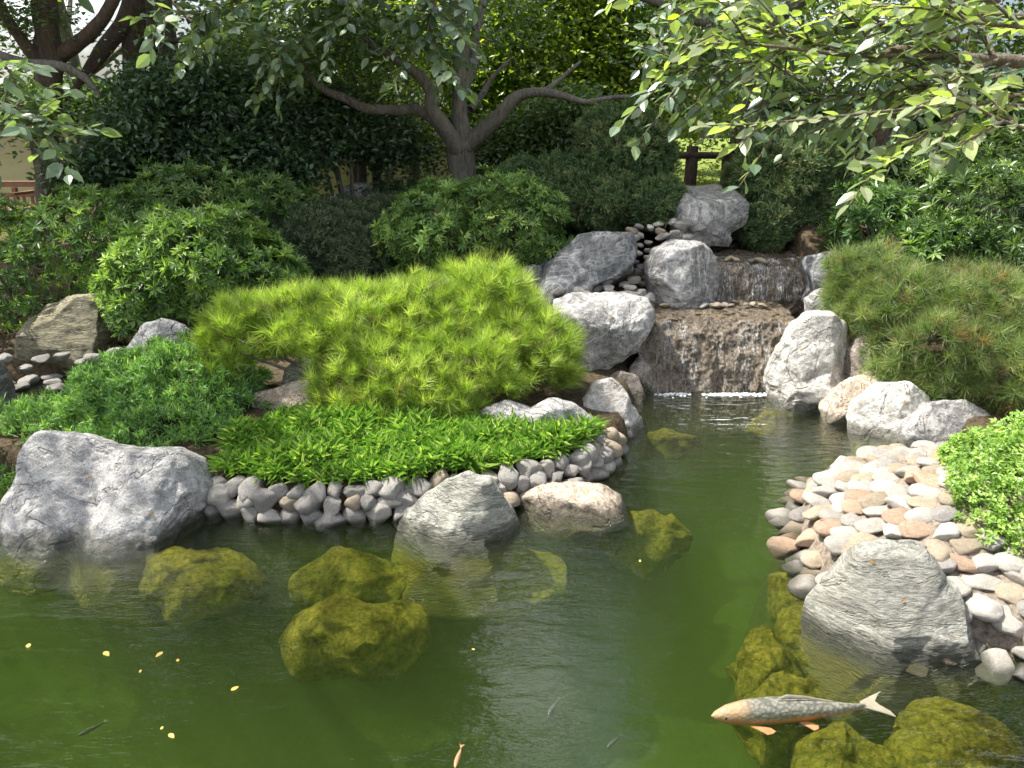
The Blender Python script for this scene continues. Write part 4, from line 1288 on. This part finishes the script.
far_tree('sunlit yellow green tree right of the gnarled tree in the middle distance', 1.0, 12.2, 7,
         [W(.6, 12, 2.6, 1.7, .8, 1.3), W(2.2, 12.2, 2.8, 1.6, .8, 1.3), W(.2, 12.2, 4.4, 1.5, 1, 1.2)], 24000, 'treelime', .10, 41)
far_tree('loose lime green tree right behind the gnarled tree filling the top middle', 1.5, 12.0, 6,
         [E(540, 60, 12.0, 90, 70, .7), E(640, 50, 12.2, 80, 70, .7), E(590, 120, 11.8, 90, 35, .5), E(430, 40, 12.0, 50, 60, .5), E(480, 120, 11.8, 50, 40, .4)], 42000, 'treelime', .10, 52, -.2)
far_tree('broad green tree behind the dark camellia left of the centre', -3.4, 11.0, 6,
         [E(270, 70, 10.6, 70, 70, .6), E(340, 60, 10.8, 80, 60, .6), E(390, 120, 10.4, 60, 40, .5)], 30000, 'treelime', .085, 53, -.15)
far_tree('pale green tree behind the wooden fence', 3.6, 12.8, 8, [W(3.8, 12.6, 3.4, 1.6, 1, 1.3), W(5.3, 13, 3.6, 1.8, 1.2, 1.8), W(4.2, 13, 6, 2.2, 1.6, 1.6)], 22000, 'treelime', .11, 42)
far_tree('dense green tree behind the cream wall left of the gnarled tree', -2.6, 14.8, 8, [W(-2.8, 14.6, 3.4, 1.8, 1, 1.6), W(-1.0, 14.8, 4.2, 1.6, .9, 1.6), W(-2.2, 14.8, 6.4, 2.2, .9, 1.6)], 22000, 'treelime', .11, 43)
far_tree('leafy tree behind the cream wall near the left edge', -9.2, 13.5, 9, [W(-9.4, 13, 3.6, 1.9, 1.2, 2.2), W(-8.0, 13.5, 6.4, 2.2, 2, 1.8), W(-11, 13, 5, 2.0, 2, 2.5)], 18000, 'treelime', .12, 44)
far_tree('tall dark tree beyond the right slope', 7.5, 11.5, 9, [W(7.0, 11, 3.4, 2.2, 1.4, 2.0), W(8.2, 11.5, 6, 2.5, 2.2, 2.2), W(9.8, 10, 4, 2.2, 2.2, 3)], 22000, 'tree', .12, 45)
far_tree('tall far tree whose crown closes the view in the middle', -.2, 17, 12, [W(-1.5, 17, 6, 3.4, 2, 3.6), W(3.8, 17.5, 5, 3.2, 2, 3.4), W(0.6, 17.2, 2.6, 2.6, 1, 1.6)], 30000, 'tree', .15, 46)
far_tree('tall far tree beyond the left wall', -13, 17, 12, [W(-14, 17, 5, 3.4, 2, 4), W(-13, 17, 9.5, 3, 2.4, 2.4)], 16000, 'tree', .15, 47)
far_tree('tall far tree at the right behind the pale green tree', 9, 16.5, 12, [W(8.5, 16.5, 5, 3.6, 2, 4), W(13.5, 16, 5, 3.4, 2.4, 4), W(9, 17, 9.5, 3.2, 2.4, 2.4)], 20000, 'tree', .15, 48)

far_tree('tall dense tree standing over the left garden', -4.2, 9.9, 10, [W(-4.6, 9.4, 6.4, 2.0, 1.0, 1.8), W(-2.2, 9.4, 6.4, 1.6, .9, 1.9), W(-6.8, 9.4, 6.6, 2, 1.2, 2), W(-4.4, 9.4, 8.8, 2.8, 1.2, 1.6), W(-1.2, 9.6, 8.2, 1.1, .9, 1.6)], 60000, 'tree', .19, 61, -.6)
far_tree('tall dense tree standing over the right slope', 5.2, 10.9, 10, [W(4.2, 10.6, 6.6, 1.8, 1.4, 1.7), W(6.4, 10.4, 6.8, 2.0, 1.6, 2.0), W(4.4, 10.4, 9.0, 2.0, 1.8, 1.5)], 40000, 'tree', .19, 62, -.5)
far_tree('broad dark tree closing the gap low behind the two left trunks', -8.0, 15, 6,
         [E(60, 120, 14.5, 80, 40, .9), E(160, 125, 14.8, 80, 40, .9), E(240, 110, 14.6, 60, 50, .9)], 26000, 'tree', .14, 63, -.5)
# hedge behind the fence
he = [W(2.2 + i * 1.1, 11.6 + .1 * (i % 2), 1.0, .75, .45, .75 + .1 * (i % 3)) for i in range(5)]
r_ = empty('hedge', (4.2, 11.6, H(4.2, 11.6)), 'sunlit yellow green hedge behind the wooden fence', 'hedge')
o = crown(r_, he, 16000, M['treelime'], .06, seed=51, thr=-.6, tone=(.85, .2)); o.name = 'foliage'
stems(he, r_, M['bark'], 8, .02, 5)

# overhanging branches in the foreground (right)
def leafy_twigs(root, paths, mat, twigmat, leafsize, per_m, seed=0, spread=.03, T=LEAF, tone=(.5, .3), droop=.12, rb=.006):
    """paths: list of [(px,py,Y,radius)...]; leaves sit alternately along each twig"""
    rs = np.random.default_rng(seed)
    Vs, Fs, b = [], [], 0
    P, D = [], []
    for path in paths:
        Wp = np.array([AT(a, b_, c) for a, b_, c, r in path]); rad = [p[3] for p in path]
        V, F = tube(Wp, rad, 7, .05, seed)
        Vs.append(V); Fs.append(F + b); b += len(V)
        seg = np.concatenate([[0], np.cumsum(np.linalg.norm(np.diff(Wp, axis=0), axis=1))])
        n = max(3, int(seg[-1] * per_m))
        t = np.linspace(0.04, 1, n) * seg[-1]
        pts_ = np.stack([np.interp(t, seg, Wp[:, k]) for k in range(3)], 1)
        dr = np.gradient(pts_, axis=0); dr /= np.linalg.norm(dr, axis=1)[:, None]
        side = np.cross(dr, [0, 0, 1.0]); side /= np.linalg.norm(side, axis=1)[:, None] + 1e-9
        sg = np.where(np.arange(n) % 2 == 0, 1, -1)[:, None]
        d = dr * .75 + side * sg * rs.uniform(.35, 1.0, (n, 1)) + rs.normal(size=(n, 3)) * .25
        d[:, 2] -= droop * rs.random(n)
        P.append(pts_); D.append(d)
    mobj('twig', np.concatenate(Vs), np.concatenate(Fs), twigmat, root, smooth=True)
    P = np.concatenate(P); D = np.concatenate(D)
    y = D / np.linalg.norm(D, axis=1)[:, None]
    up = np.tile([0, 0, 1.0], (len(y), 1)) + rs.normal(size=y.shape) * .45
    x = np.cross(y, up); x /= np.linalg.norm(x, axis=1)[:, None]
    z = np.cross(x, y)
    fr = np.stack([x, y, z], 2)
    tn = np.clip(tone[0] + tone[1] * rs.normal(size=len(y)), 0, 1)
    V, F, t = scatter(T, P, fr, leafsize * rs.uniform(.6, 1.2, len(y)), tn)
    mobj('leaves', V, F, mat, root, tone=t)

def grow(paths, rs, n, length, spreadang=1.0, sag=0.0, depthj=.5):
    """side twigs sprouting from pixel paths"""
    out = []
    for _ in range(n):
        p = paths[rs.randrange(len(paths))]
        i = rs.randrange(len(p) - 1)
        t = rs.random()
        a = [p[i][k] * (1 - t) + p[i + 1][k] * t for k in range(4)]
        ang = math.atan2(p[i + 1][1] - p[i][1], p[i + 1][0] - p[i][0]) + rs.choice([-1, 1]) * rs.uniform(.25, spreadang)
        L = length * rs.uniform(.5, 1.2)
        e = (a[0] + math.cos(ang) * L, a[1] + math.sin(ang) * L + sag * L, a[2] + rs.uniform(-depthj, depthj), .0015)
        m_ = ((a[0] + e[0]) / 2, (a[1] + e[1]) / 2 - 3, (a[2] + e[2]) / 2, .0025)
        out.append([(a[0], a[1], a[2], min(a[3], .005)), m_, e])
    return out
rs = random.Random(5)
t5 = empty('tree', (5.0, 2.5, H(5.0, 2.5)), 'overhanging tree reaching in from the upper right with pale broad leaves', 'tree')
V, F = tube([(5.0, 2.5, -.1), (4.95, 2.5, 1.2), (4.8, 2.5, 2.4), (4.7, 2.5, 4.2), (4.6, 2.7, 6.0)], [.2, .17, .14, .11, .05], 14, .2, 3)
mobj('trunk', V, F, M['bark'], t5, smooth=True)
b1 = [(1900, 60, 2.5, .05), (1450, 75, 2.5, .036), (1100, 78, 2.45, .025), (1020, 62, 2.45, .020), (960, 58, 2.45, .0165), (900, 50, 2.45, .0135), (880, 58, 2.45, .009)]
limb(t5, b1, mat=M['twig'], seed=31)
main_paths = [
    [(882, 58, 2.40, 0.0096), (840, 50, 2.33, 0.0064), (780, 36, 2.25, 0.0048), (730, 18, 2.17, 0.0024)],
    [(940, 56, 2.40, 0.0080), (850, 55, 2.25, 0.0056), (760, 45, 2.17, 0.0040), (680, 42, 2.47, 0.0016)],
    [(1120, 110, 2.25, 0.0080), (1024, 106, 2.17, 0.0056), (960, 104, 2.10, 0.0048), (880, 112, 2.03, 0.0040), (780, 122, 1.95, 0.0032), (700, 126, 1.88, 0.0016)],
    [(1080, 85, 2.10, 0.0064), (985, 103, 2.03, 0.0048), (930, 130, 1.95, 0.0040), (900, 155, 1.95, 0.0024), (862, 166, 1.88, 0.0012)],
    [(1100, 20, 2.17, 0.0096), (1000, 15, 2.17, 0.0064), (900, 8, 2.17, 0.0048), (800, -5, 2.47, 0.0032), (700, 5, 2.40, 0.0016)],
    [(1060, 140, 1.95, 0.0064), (1000, 120, 1.95, 0.0048), (960, 100, 1.95, 0.0032), (920, 95, 1.95, 0.0016)],
    [(1060, 30, 2.10, 0.0064), (1000, 25, 2.10, 0.0048), (960, 20, 2.10, 0.0032), (930, 5, 2.10, 0.0016)],
    [(1000, 60, 2.33, 0.0080), (930, 85, 2.33, 0.0048), (860, 95, 2.33, 0.0032), (790, 95, 2.33, 0.0016)],
    [(960, 40, 2.40, 0.0080), (860, 25, 2.40, 0.0048), (760, 60, 2.40, 0.0032), (660, 70, 2.40, 0.0016)],
    [(1000, 0, 2.40, 0.0080), (850, -10, 2.40, 0.0064), (700, -30, 2.40, 0.0048), (600, -20, 2.40, 0.0024)],
]
side = grow(main_paths[:2] + main_paths[4:], rs, 70, 70, .9, 0, .25) + grow(main_paths[2:4], rs, 10, 50, .6, .05, .2)
leafy_twigs(t5, main_paths + side, M['pear'], M['twig'], .053, 46, seed=6, tone=(.28, .34))
leafy_twigs(t5, [[(1020, 70, 2.6, .008), (920, 100, 2.6, .006), (820, 130, 2.6, .003)]] + grow([b1[2:], main_paths[7], main_paths[8]], rs, 56, 100, 1.2, 0, .25), M['teal'], M['twig'], .056, 40, seed=7, tone=(.4, .3))
# upper left overhanging branches
t6 = empty('tree', (-5.6, 5.2, H(-5.6, 5.2)), 'overhanging tree at the upper left with blue green leaves', 'tree')
V, F = tube([(-5.6, 5.2, -.1), (-5.5, 5.2, 1.5), (-5.3, 5.3, 3), (-5.0, 5.4, 5), (-4.6, 5.6, 7)], [.2, .17, .14, .10, .04], 14, .2, 4)
mobj('trunk', V, F, M['bark'], t6, smooth=True)
lp = [
    [(-300, 60, 4.8, .03), (-100, 90, 4.7, .015), (-10, 100, 4.6, .008), (40, 118, 4.5, .005), (75, 135, 4.4, .002)],
    [(-200, -60, 4.6, .02), (-60, 20, 4.4, .010), (0, 60, 4.3, .006), (20, 95, 4.3, .002)],
    [(-100, 120, 4.6, .01), (0, 125, 4.5, .006), (50, 130, 4.4, .002)],
    [(-150, -120, 4.8, .02), (50, -60, 4.9, .012), (150, 0, 5.0, .008), (165, 15, 5.0, .002)],
]
leafy_twigs(t6, lp + grow(lp, rs, 45, 50, 1.1, .05), M['teal'], M['twig'], .10, 24, seed=9)
crown(t6, [W(-5.1, 3.8, 5.0, 1.8, 1.4, .9), W(-5.3, 2.6, 4.8, 1.4, 1.2, .7)], 5500, M['tree'], .09, seed=15)
# top middle sprays
X0 = (-.6, 9.3)
lp = [[(440, -120, 7.7, .02), (400, -30, 7.4, .012), (350, 10, 7.2, .008), (300, 40, 7.1, .004), (260, 55, 7.1, .002)],
      [(420, -60, 7.4, .014), (330, -20, 7.2, .01), (240, 0, 7.0, .006), (200, 15, 7.0, .002)],
      [(440, -90, 7.6, .014), (440, -20, 7.3, .01), (430, 20, 7.2, .006), (425, 50, 7.2, .002)]]
leafy_twigs(t1, lp + grow(lp, rs, 120, 60, 1.2, 0), M['teal'], M['twig'], .12, 20, seed=10)
lp = [[(700, -120, 7.7, .02), (690, -30, 7.4, .012), (665, 10, 7.2, .008), (670, 40, 7.1, .004), (690, 75, 7.1, .002)],
      [(690, -60, 7.4, .014), (705, 0, 7.2, .01), (720, 50, 7.0, .006), (725, 100, 7.0, .002)]]
leafy_twigs(t4, lp + grow(lp, rs, 40, 80, 1.2, .05), M['teal'], M['twig'], .12, 20, seed=12)

# ------------------------------------------------------------------ wall, fence, bench
def box(c, s, rotz=0):
    v = np.array([[x, y, z] for x in (-.5, .5) for y in (-.5, .5) for z in (-.5, .5)]) * np.array(s)
    ca, sa = math.cos(rotz), math.sin(rotz)
    v = np.stack([v[:, 0] * ca - v[:, 1] * sa, v[:, 0] * sa + v[:, 1] * ca, v[:, 2]], 1) + np.array(c)
    f = np.array([[0, 1, 3, 2], [4, 6, 7, 5], [0, 4, 5, 1], [2, 3, 7, 6], [0, 2, 6, 4], [1, 5, 7, 3]])
    return v, f
def bobj(name, boxes, mat, root, bevel=.006):
    V, F = combine(boxes)
    o = mobj(name, V, F, mat, root)
    md = o.modifiers.new('bevel', 'BEVEL'); md.width = bevel; md.segments = 2
    return o
wl = empty('garden_wall', (-5.6, 11.8, H(-5.6, 11.8)), 'cream garden wall with dark posts behind the left trees', 'wall')
gz = .5
bobj('panel', [box((-5.6, 11.8, gz + .75), (10.4, .12, 1.5))], M['plaster'], wl)
bobj('coping', [box((-5.6, 11.8, gz + 1.54), (10.6, .34, .08))], M['darkwood'], wl)
bobj('base_rail', [box((-5.6, 11.72, gz + .12), (10.4, .06, .16))], M['darkwood'], wl)
for k in range(12):
    bobj('post', [box((-10.6 + k * .92, 11.72, gz + .75), (.09, .08, 1.5))], M['darkwood'], wl)
fp = empty('wooden_fence', (2.6, 9.9, H(2.6, 9.9)), 'low rustic wooden fence of round posts above the waterfall', 'fence')
for px in (640, 691, 727):
    x, y, z = AT(px, 170, 9.9)
    V, F = tube([(x, y, H(x, y) - .1), (x, y, 1.3), (x, y, AT(px, 146, 9.9)[2])], [.085, .08, .075], 12, .12, px)
    mobj('post', V, F, M['barkred'], fp, smooth=True)
a = AT(600, 158, 9.86); c = AT(748, 156, 9.86)
V, F = tube([a, ((a[0] + c[0]) / 2, a[1], (a[2] + c[2]) / 2 + .02), c], [.04, .045, .04], 10, .1, 3)
mobj('rail', V, F, M['barkred'], fp, smooth=True)
for px in (362, 377):
    x, y, z = AT(px, 175, 10.2)
    V, F = tube([(x, y, H(x, y) - .1), (x, y, 1.2), (x, y, AT(px, 140, 10.2)[2])], [.07, .065, .06], 12, .12, px)
    o = mobj('post', V, F, M['bark'] if px == 362 else M['barkred'], loc=(x, y, H(x, y)), smooth=True)
    tag(o, 'thick grey post before the cream wall by the gnarled tree' if px == 362 else 'slimmer brown post right of the thick grey post', 'post')
# red-brown post in the shade on the right
x, y, z = AT(877, 165, 8.4)
V, F = tube([(x, y, H(x, y) - .1), (x, y, 1.5), (x + .02, y, 2.3)], [.13, .12, .11], 12, .2, 9)
tag(mobj('wooden_post', V, F, M['barkred'], loc=(x, y, H(x, y)), smooth=True), 'red brown wooden post in deep shade behind the overhanging leaves', 'stump')
# bench
bx, by = AT(-5, 190, 10.1)[0], 10.1
bz = H(bx, by)
bt = empty('garden_bench', (bx, by, bz), 'brown wooden bench with slatted back at the left edge', 'bench')
ztop = AT(0, 181, 10.1)[2]
x1 = AT(40, 190, 10.1)[0]; x0 = x1 - 1.5
hz = ztop - bz
bobj('top_rail', [box(((x0 + x1) / 2, by, ztop - .035), (1.5, .06, .07))], M['wood'], bt)
bobj('lower_rail', [box(((x0 + x1) / 2, by, ztop - .30), (1.42, .045, .05))], M['wood'], bt)
bobj('middle_rail', [box(((x0 + x1) / 2, by, ztop - .17), (1.42, .045, .05))], M['wood'], bt)
for k in range(13): bobj('back_slat', [box((x0 + .12 + k * .105, by + .002, ztop - .235), (.035, .022, .085))], M['wood'], bt)
for xx in (x0 + .03, x1 - .03, x1 - .32, x1 - .75):
    bobj('leg' if xx in (x0 + .03, x1 - .03) else 'upright', [box((xx, by - .002, bz + (hz - .08) / 2), (.055, .055, hz - .08))], M['wood'], bt)
for xx in (x0 + .05, x1 - .05):
    bobj('leg', [box((xx, by - .48, bz + .21), (.055, .055, .42))], M['wood'], bt)
    bobj('armrest', [box((xx, by - .25, bz + .62), (.06, .5, .035))], M['wood'], bt)
bobj('seat', [box(((x0 + x1) / 2, by - .08 - k * .1, bz + .43), (1.44, .08, .025)) for k in range(5)], M['wood'], bt)

# ------------------------------------------------------------------ fish
def fish_mat(name, back, belly, head):
    b = NB(name)
    tc = b.n('ShaderNodeTexCoord')
    sx = b.n('ShaderNodeSeparateXYZ'); b.l(tc.outputs['Object'], sx.inputs[0])
    vo = b.n('ShaderNodeTexVoronoi'); vo.inputs['Scale'].default_value = 85
    mp = b.n('ShaderNodeMapping'); mp.inputs['Scale'].default_value = (.75, 1, 1)
    b.l(tc.outputs['Object'], mp.inputs[0]); b.l(mp.outputs[0], vo.inputs['Vector'])
    sc = b.ramp(vo.outputs['Distance'], [(0.25, back), (0.75, tuple(x * .45 for x in back))])
    hm = b.ramp(b.math('MULTIPLY', b.math('ADD', sx.outputs[0], .30), 8.0), [(.45, (1, 1, 1)), (.9, (0, 0, 0))])
    c = b.mix(hm, sc, head)
    bm_ = b.ramp(b.math('MULTIPLY', b.math('ADD', sx.outputs[2], .012), 40.0), [(0, (1, 1, 1)), (.6, (0, 0, 0))])
    ns = b.noise(tc.outputs['Object'], 9, 3)
    bm2 = b.math('MULTIPLY', bm_, b.ramp(ns.outputs[0], [(.38, (.3,) * 3), (.55, (1,) * 3)]))
    c = b.mix(bm2, c, belly)
    p = b.n('ShaderNodeBsdfPrincipled'); b.l(c, p.inputs['Base Color'])
    p.inputs['Roughness'].default_value = 0.3
    b.l(b.bump(vo.outputs['Distance'], .5, .004), p.inputs['Normal'])
    b.l(p.outputs[0], b.out.inputs[0])
    return b.m
M['koi'] = fish_mat('koi_skin', (0.24, 0.22, 0.21), (0.42, 0.12, 0.05), (0.36, 0.23, 0.15))
M['fin'] = plain_mat('fin', (0.26, 0.22, 0.19), .5, .2, 20)
M['finred'] = plain_mat('fin_orange', (0.50, 0.20, 0.11), .5, .2, 20)
M['darkfish'] = plain_mat('dark_fish', (0.03, 0.035, 0.02), .5, .3, 20)
M['rosefish'] = plain_mat('rose_fish', (0.45, 0.22, 0.14), .5, .3, 20)
M['eye'] = plain_mat('fish_eye', (0.01, 0.01, 0.01), .1, 0, 5)

def fish(label, head, tail, z, mat, fin, fin2, seed=0, wd=1.0, parts=True):
    hx, hy, _ = G(*head, z); tx, ty, _ = G(*tail, z)
    L = math.hypot(tx - hx, ty - hy)
    ang = math.atan2(ty - hy, tx - hx)
    root = empty('koi_fish' if parts else 'fish', ((hx + tx) / 2, (hy + ty) / 2, z), label, 'fish')
    root.rotation_euler = (0, 0, ang)
    n, m = 40, 20
    ts = np.linspace(0, 1, n)
    Lb = L * .86
    prof = np.interp(ts, [0, .03, .10, .22, .40, .60, .80, .93, 1], [.012, .35, .68, .92, 1.0, .85, .5, .30, .26])
    V = []
    for t, r in zip(ts, prof):
        a = np.linspace(0, 2 * math.pi, m, endpoint=False)
        rw, rh = .078 * L * r * wd, .098 * L * r * wd
        if t > .8: rw *= 1 - (t - .8) * 3.2
        bend = .012 * L * math.sin(t * 5)
        V.append(np.stack([np.full(m, -L / 2 + t * Lb), np.cos(a) * rw + bend, np.sin(a) * rh * np.where(np.sin(a) > 0, .9, 1.0)], 1))
    V = np.concatenate(V)
    F = [[i * m + j, i * m + (j + 1) % m, (i + 1) * m + (j + 1) % m, (i + 1) * m + j] for i in range(n - 1) for j in range(m)]
    def part(name, V_, F_, mt, smooth=True, sub=0):
        me = mesh(name, V_, F_, mt, smooth)
        o_ = bpy.data.objects.new(name, me); link(o_, root)
        return o_
    part('body', V, np.array(F), mat)
    def fin_fan(name, o0, tips, th, mt):
        """solid thin fin from a root edge to a row of tips"""
        o0 = np.array(o0); tips = np.array(tips)
        k = len(tips)
        top = np.concatenate([np.linspace(o0[0], o0[1], k), (np.linspace(o0[0], o0[1], k) + tips) / 2 + np.array([0, 0, .002]), tips]) * L
        nv = len(top)
        V_ = np.concatenate([top + [0, 0, th], top - [0, 0, th]])
        F_ = []
        for r in range(2):
            for c_ in range(k - 1):
                a_ = r * k + c_
                F_ += [[a_, a_ + 1, a_ + 1 + k, a_ + k], [a_ + nv, a_ + k + nv, a_ + 1 + k + nv, a_ + 1 + nv]]
        part(name, V_, np.array(F_), mt)
    e = -.5 + .86
    fin_fan('tail_fin', [(e - .01, -.02, 0), (e - .01, .025, 0)], [(.50, -.085, -.02), (.49, -.045, -.015), (.445, -.01, 0), (.435, .02, 0), (.47, .055, .012), (.50, .075, .016)], .0015, fin)
    if parts:
        fin_fan('pectoral_fin', [(-.30, -.05, -.04), (-.25, -.055, -.045)], [(-.22, -.10, -.06), (-.19, -.095, -.06), (-.17, -.085, -.055), (-.19, -.065, -.05)], .0012, fin2)
        fin_fan('pectoral_fin', [(-.30, .05, -.04), (-.25, .055, -.045)], [(-.22, .10, -.06), (-.19, .095, -.06), (-.17, .085, -.055), (-.19, .065, -.05)], .0012, fin2)
        fin_fan('pelvic_fin', [(-.02, -.04, -.05), (.03, -.04, -.05)], [(.04, -.095, -.06), (.07, -.085, -.06), (.08, -.06, -.06)], .0012, fin2)
        # dorsal fin: a low ridge along the back
        k = 14
        xs = np.linspace(-.14, .18, k) * L
        rh = np.interp(xs / L, np.linspace(-.5, .36, n), prof) * .098 * L * .9
        hgt = np.interp(np.linspace(0, 1, k), [0, .15, .5, 1], [0, .028, .018, 0]) * L
        V_ = np.concatenate([np.stack([xs, np.full(k, s), rh - .004 + (hgt if top_ else 0)], 1) for s, top_ in ((-.002, 0), (-.001, 1), (.001, 1), (.002, 0))])
        F_ = [[r * k + c_, r * k + c_ + 1, (r + 1) * k + c_ + 1, (r + 1) * k + c_] for r in range(3) for c_ in range(k - 1)]
        part('dorsal_fin', V_, np.array(F_), fin)
        iv2, if2 = ico(2)
        for s in (-1, 1):
            part('eye', iv2 * .0045 * L / .6 + np.array([-.435 * L, s * .046 * L, .018 * L]), if2, M['eye'])
    return root
fish('large grey-scaled koi with orange head and belly just under the surface', (711, 716), (888, 703), -0.066, M['koi'], M['fin'], M['finred'], wd=.82)
fish('small dark fish under water in the middle of the pond', (548, 716), (560, 697), -0.15, M['darkfish'], M['darkfish'], None, parts=False)
fish('tiny dark fish under water near the bottom middle of the photo', (607, 748), (622, 734), -0.15, M['darkfish'], M['darkfish'], None, parts=False)
fish('slim dark fish under water at the lower left', (78, 736), (108, 720), -0.18, M['darkfish'], M['darkfish'], None, parts=False)
fish('rosy fish cut by the bottom edge of the photo', (455, 768), (462, 744), -0.10, M['rosefish'], M['rosefish'], None, parts=False)

# ------------------------------------------------------------------ fallen leaves afloat
M['fallen'] = leaf_mat('fallen_leaf', (0.36, 0.15, 0.05), (0.48, 0.32, 0.09), (0.52, 0.44, 0.13), .2)
for i, (px, py, s) in enumerate([(28, 648, .034), (104, 652, .04), (163, 652, .036), (141, 670, .018), (231, 691, .034), (161, 730, .018), (169, 734, .032), (178, 662, .022), (75, 541, .028), (55, 480, .02), (640, 560, .02), (475, 650, .016)]):
    if py in (480,): continue
    x, y, _ = G(px, py, .004)
    V0, F0 = LEAF
    a = random.uniform(0, 6.28)
    V = V0 * s
    V = np.stack([V[:, 0] * math.cos(a) - V[:, 1] * math.sin(a) + x, V[:, 0] * math.sin(a) + V[:, 1] * math.cos(a) + y, V[:, 2] * .6 + .006], 1)
    o = mobj('fallen_leaf', V, F0, M['fallen'], loc=(x, y, 0), tone=np.full(len(V), random.uniform(.3, 1)))
    tag(o, 'small yellow fallen leaf floating on the green water', 'leaf', 'fallen leaves floating on the pond')
dg = bpy.context.evaluated_depsgraph_get()
lit = [(130, 440), (137, 470), (95, 500), (150, 515), (88, 478), (870, 560), (905, 600), (600, 262), (612, 318), (690, 268), (800, 350), (905, 400), (350, 455), (720, 205), (540, 492), (860, 480), (960, 500), (820, 520), (330, 492), (260, 488)]
for px, py in lit:
    d = Vector(ray(px, py)).normalized()
    ok, loc, nrm, idx, ob, mt = SC.ray_cast(dg, camo.location, d)
    if not ok or not ob.name.startswith(('rock', 'cobble')): continue
    zq = nrm.to_track_quat('Z', 'Y')
    s_ = random.uniform(.016, .026)
    me = mesh('fallen_leaf', LEAF[0] * s_, LEAF[1], M['fallen'], tone=np.full(len(LEAF[0]), random.uniform(0, .45)))
    o = bpy.data.objects.new('fallen_leaf', me)
    o.rotation_mode = 'QUATERNION'
    from mathutils import Quaternion
    o.rotation_quaternion = zq @ Quaternion((0, 0, 1), random.uniform(0, 6.28))
    o.location = loc + nrm * .004
    link(o)
    tag(o, 'small dry brown leaf fallen on the stones', 'leaf', 'dry leaves fallen on the stones')
print('cobbles on right bank', nc, 'objects', len(bpy.data.objects))
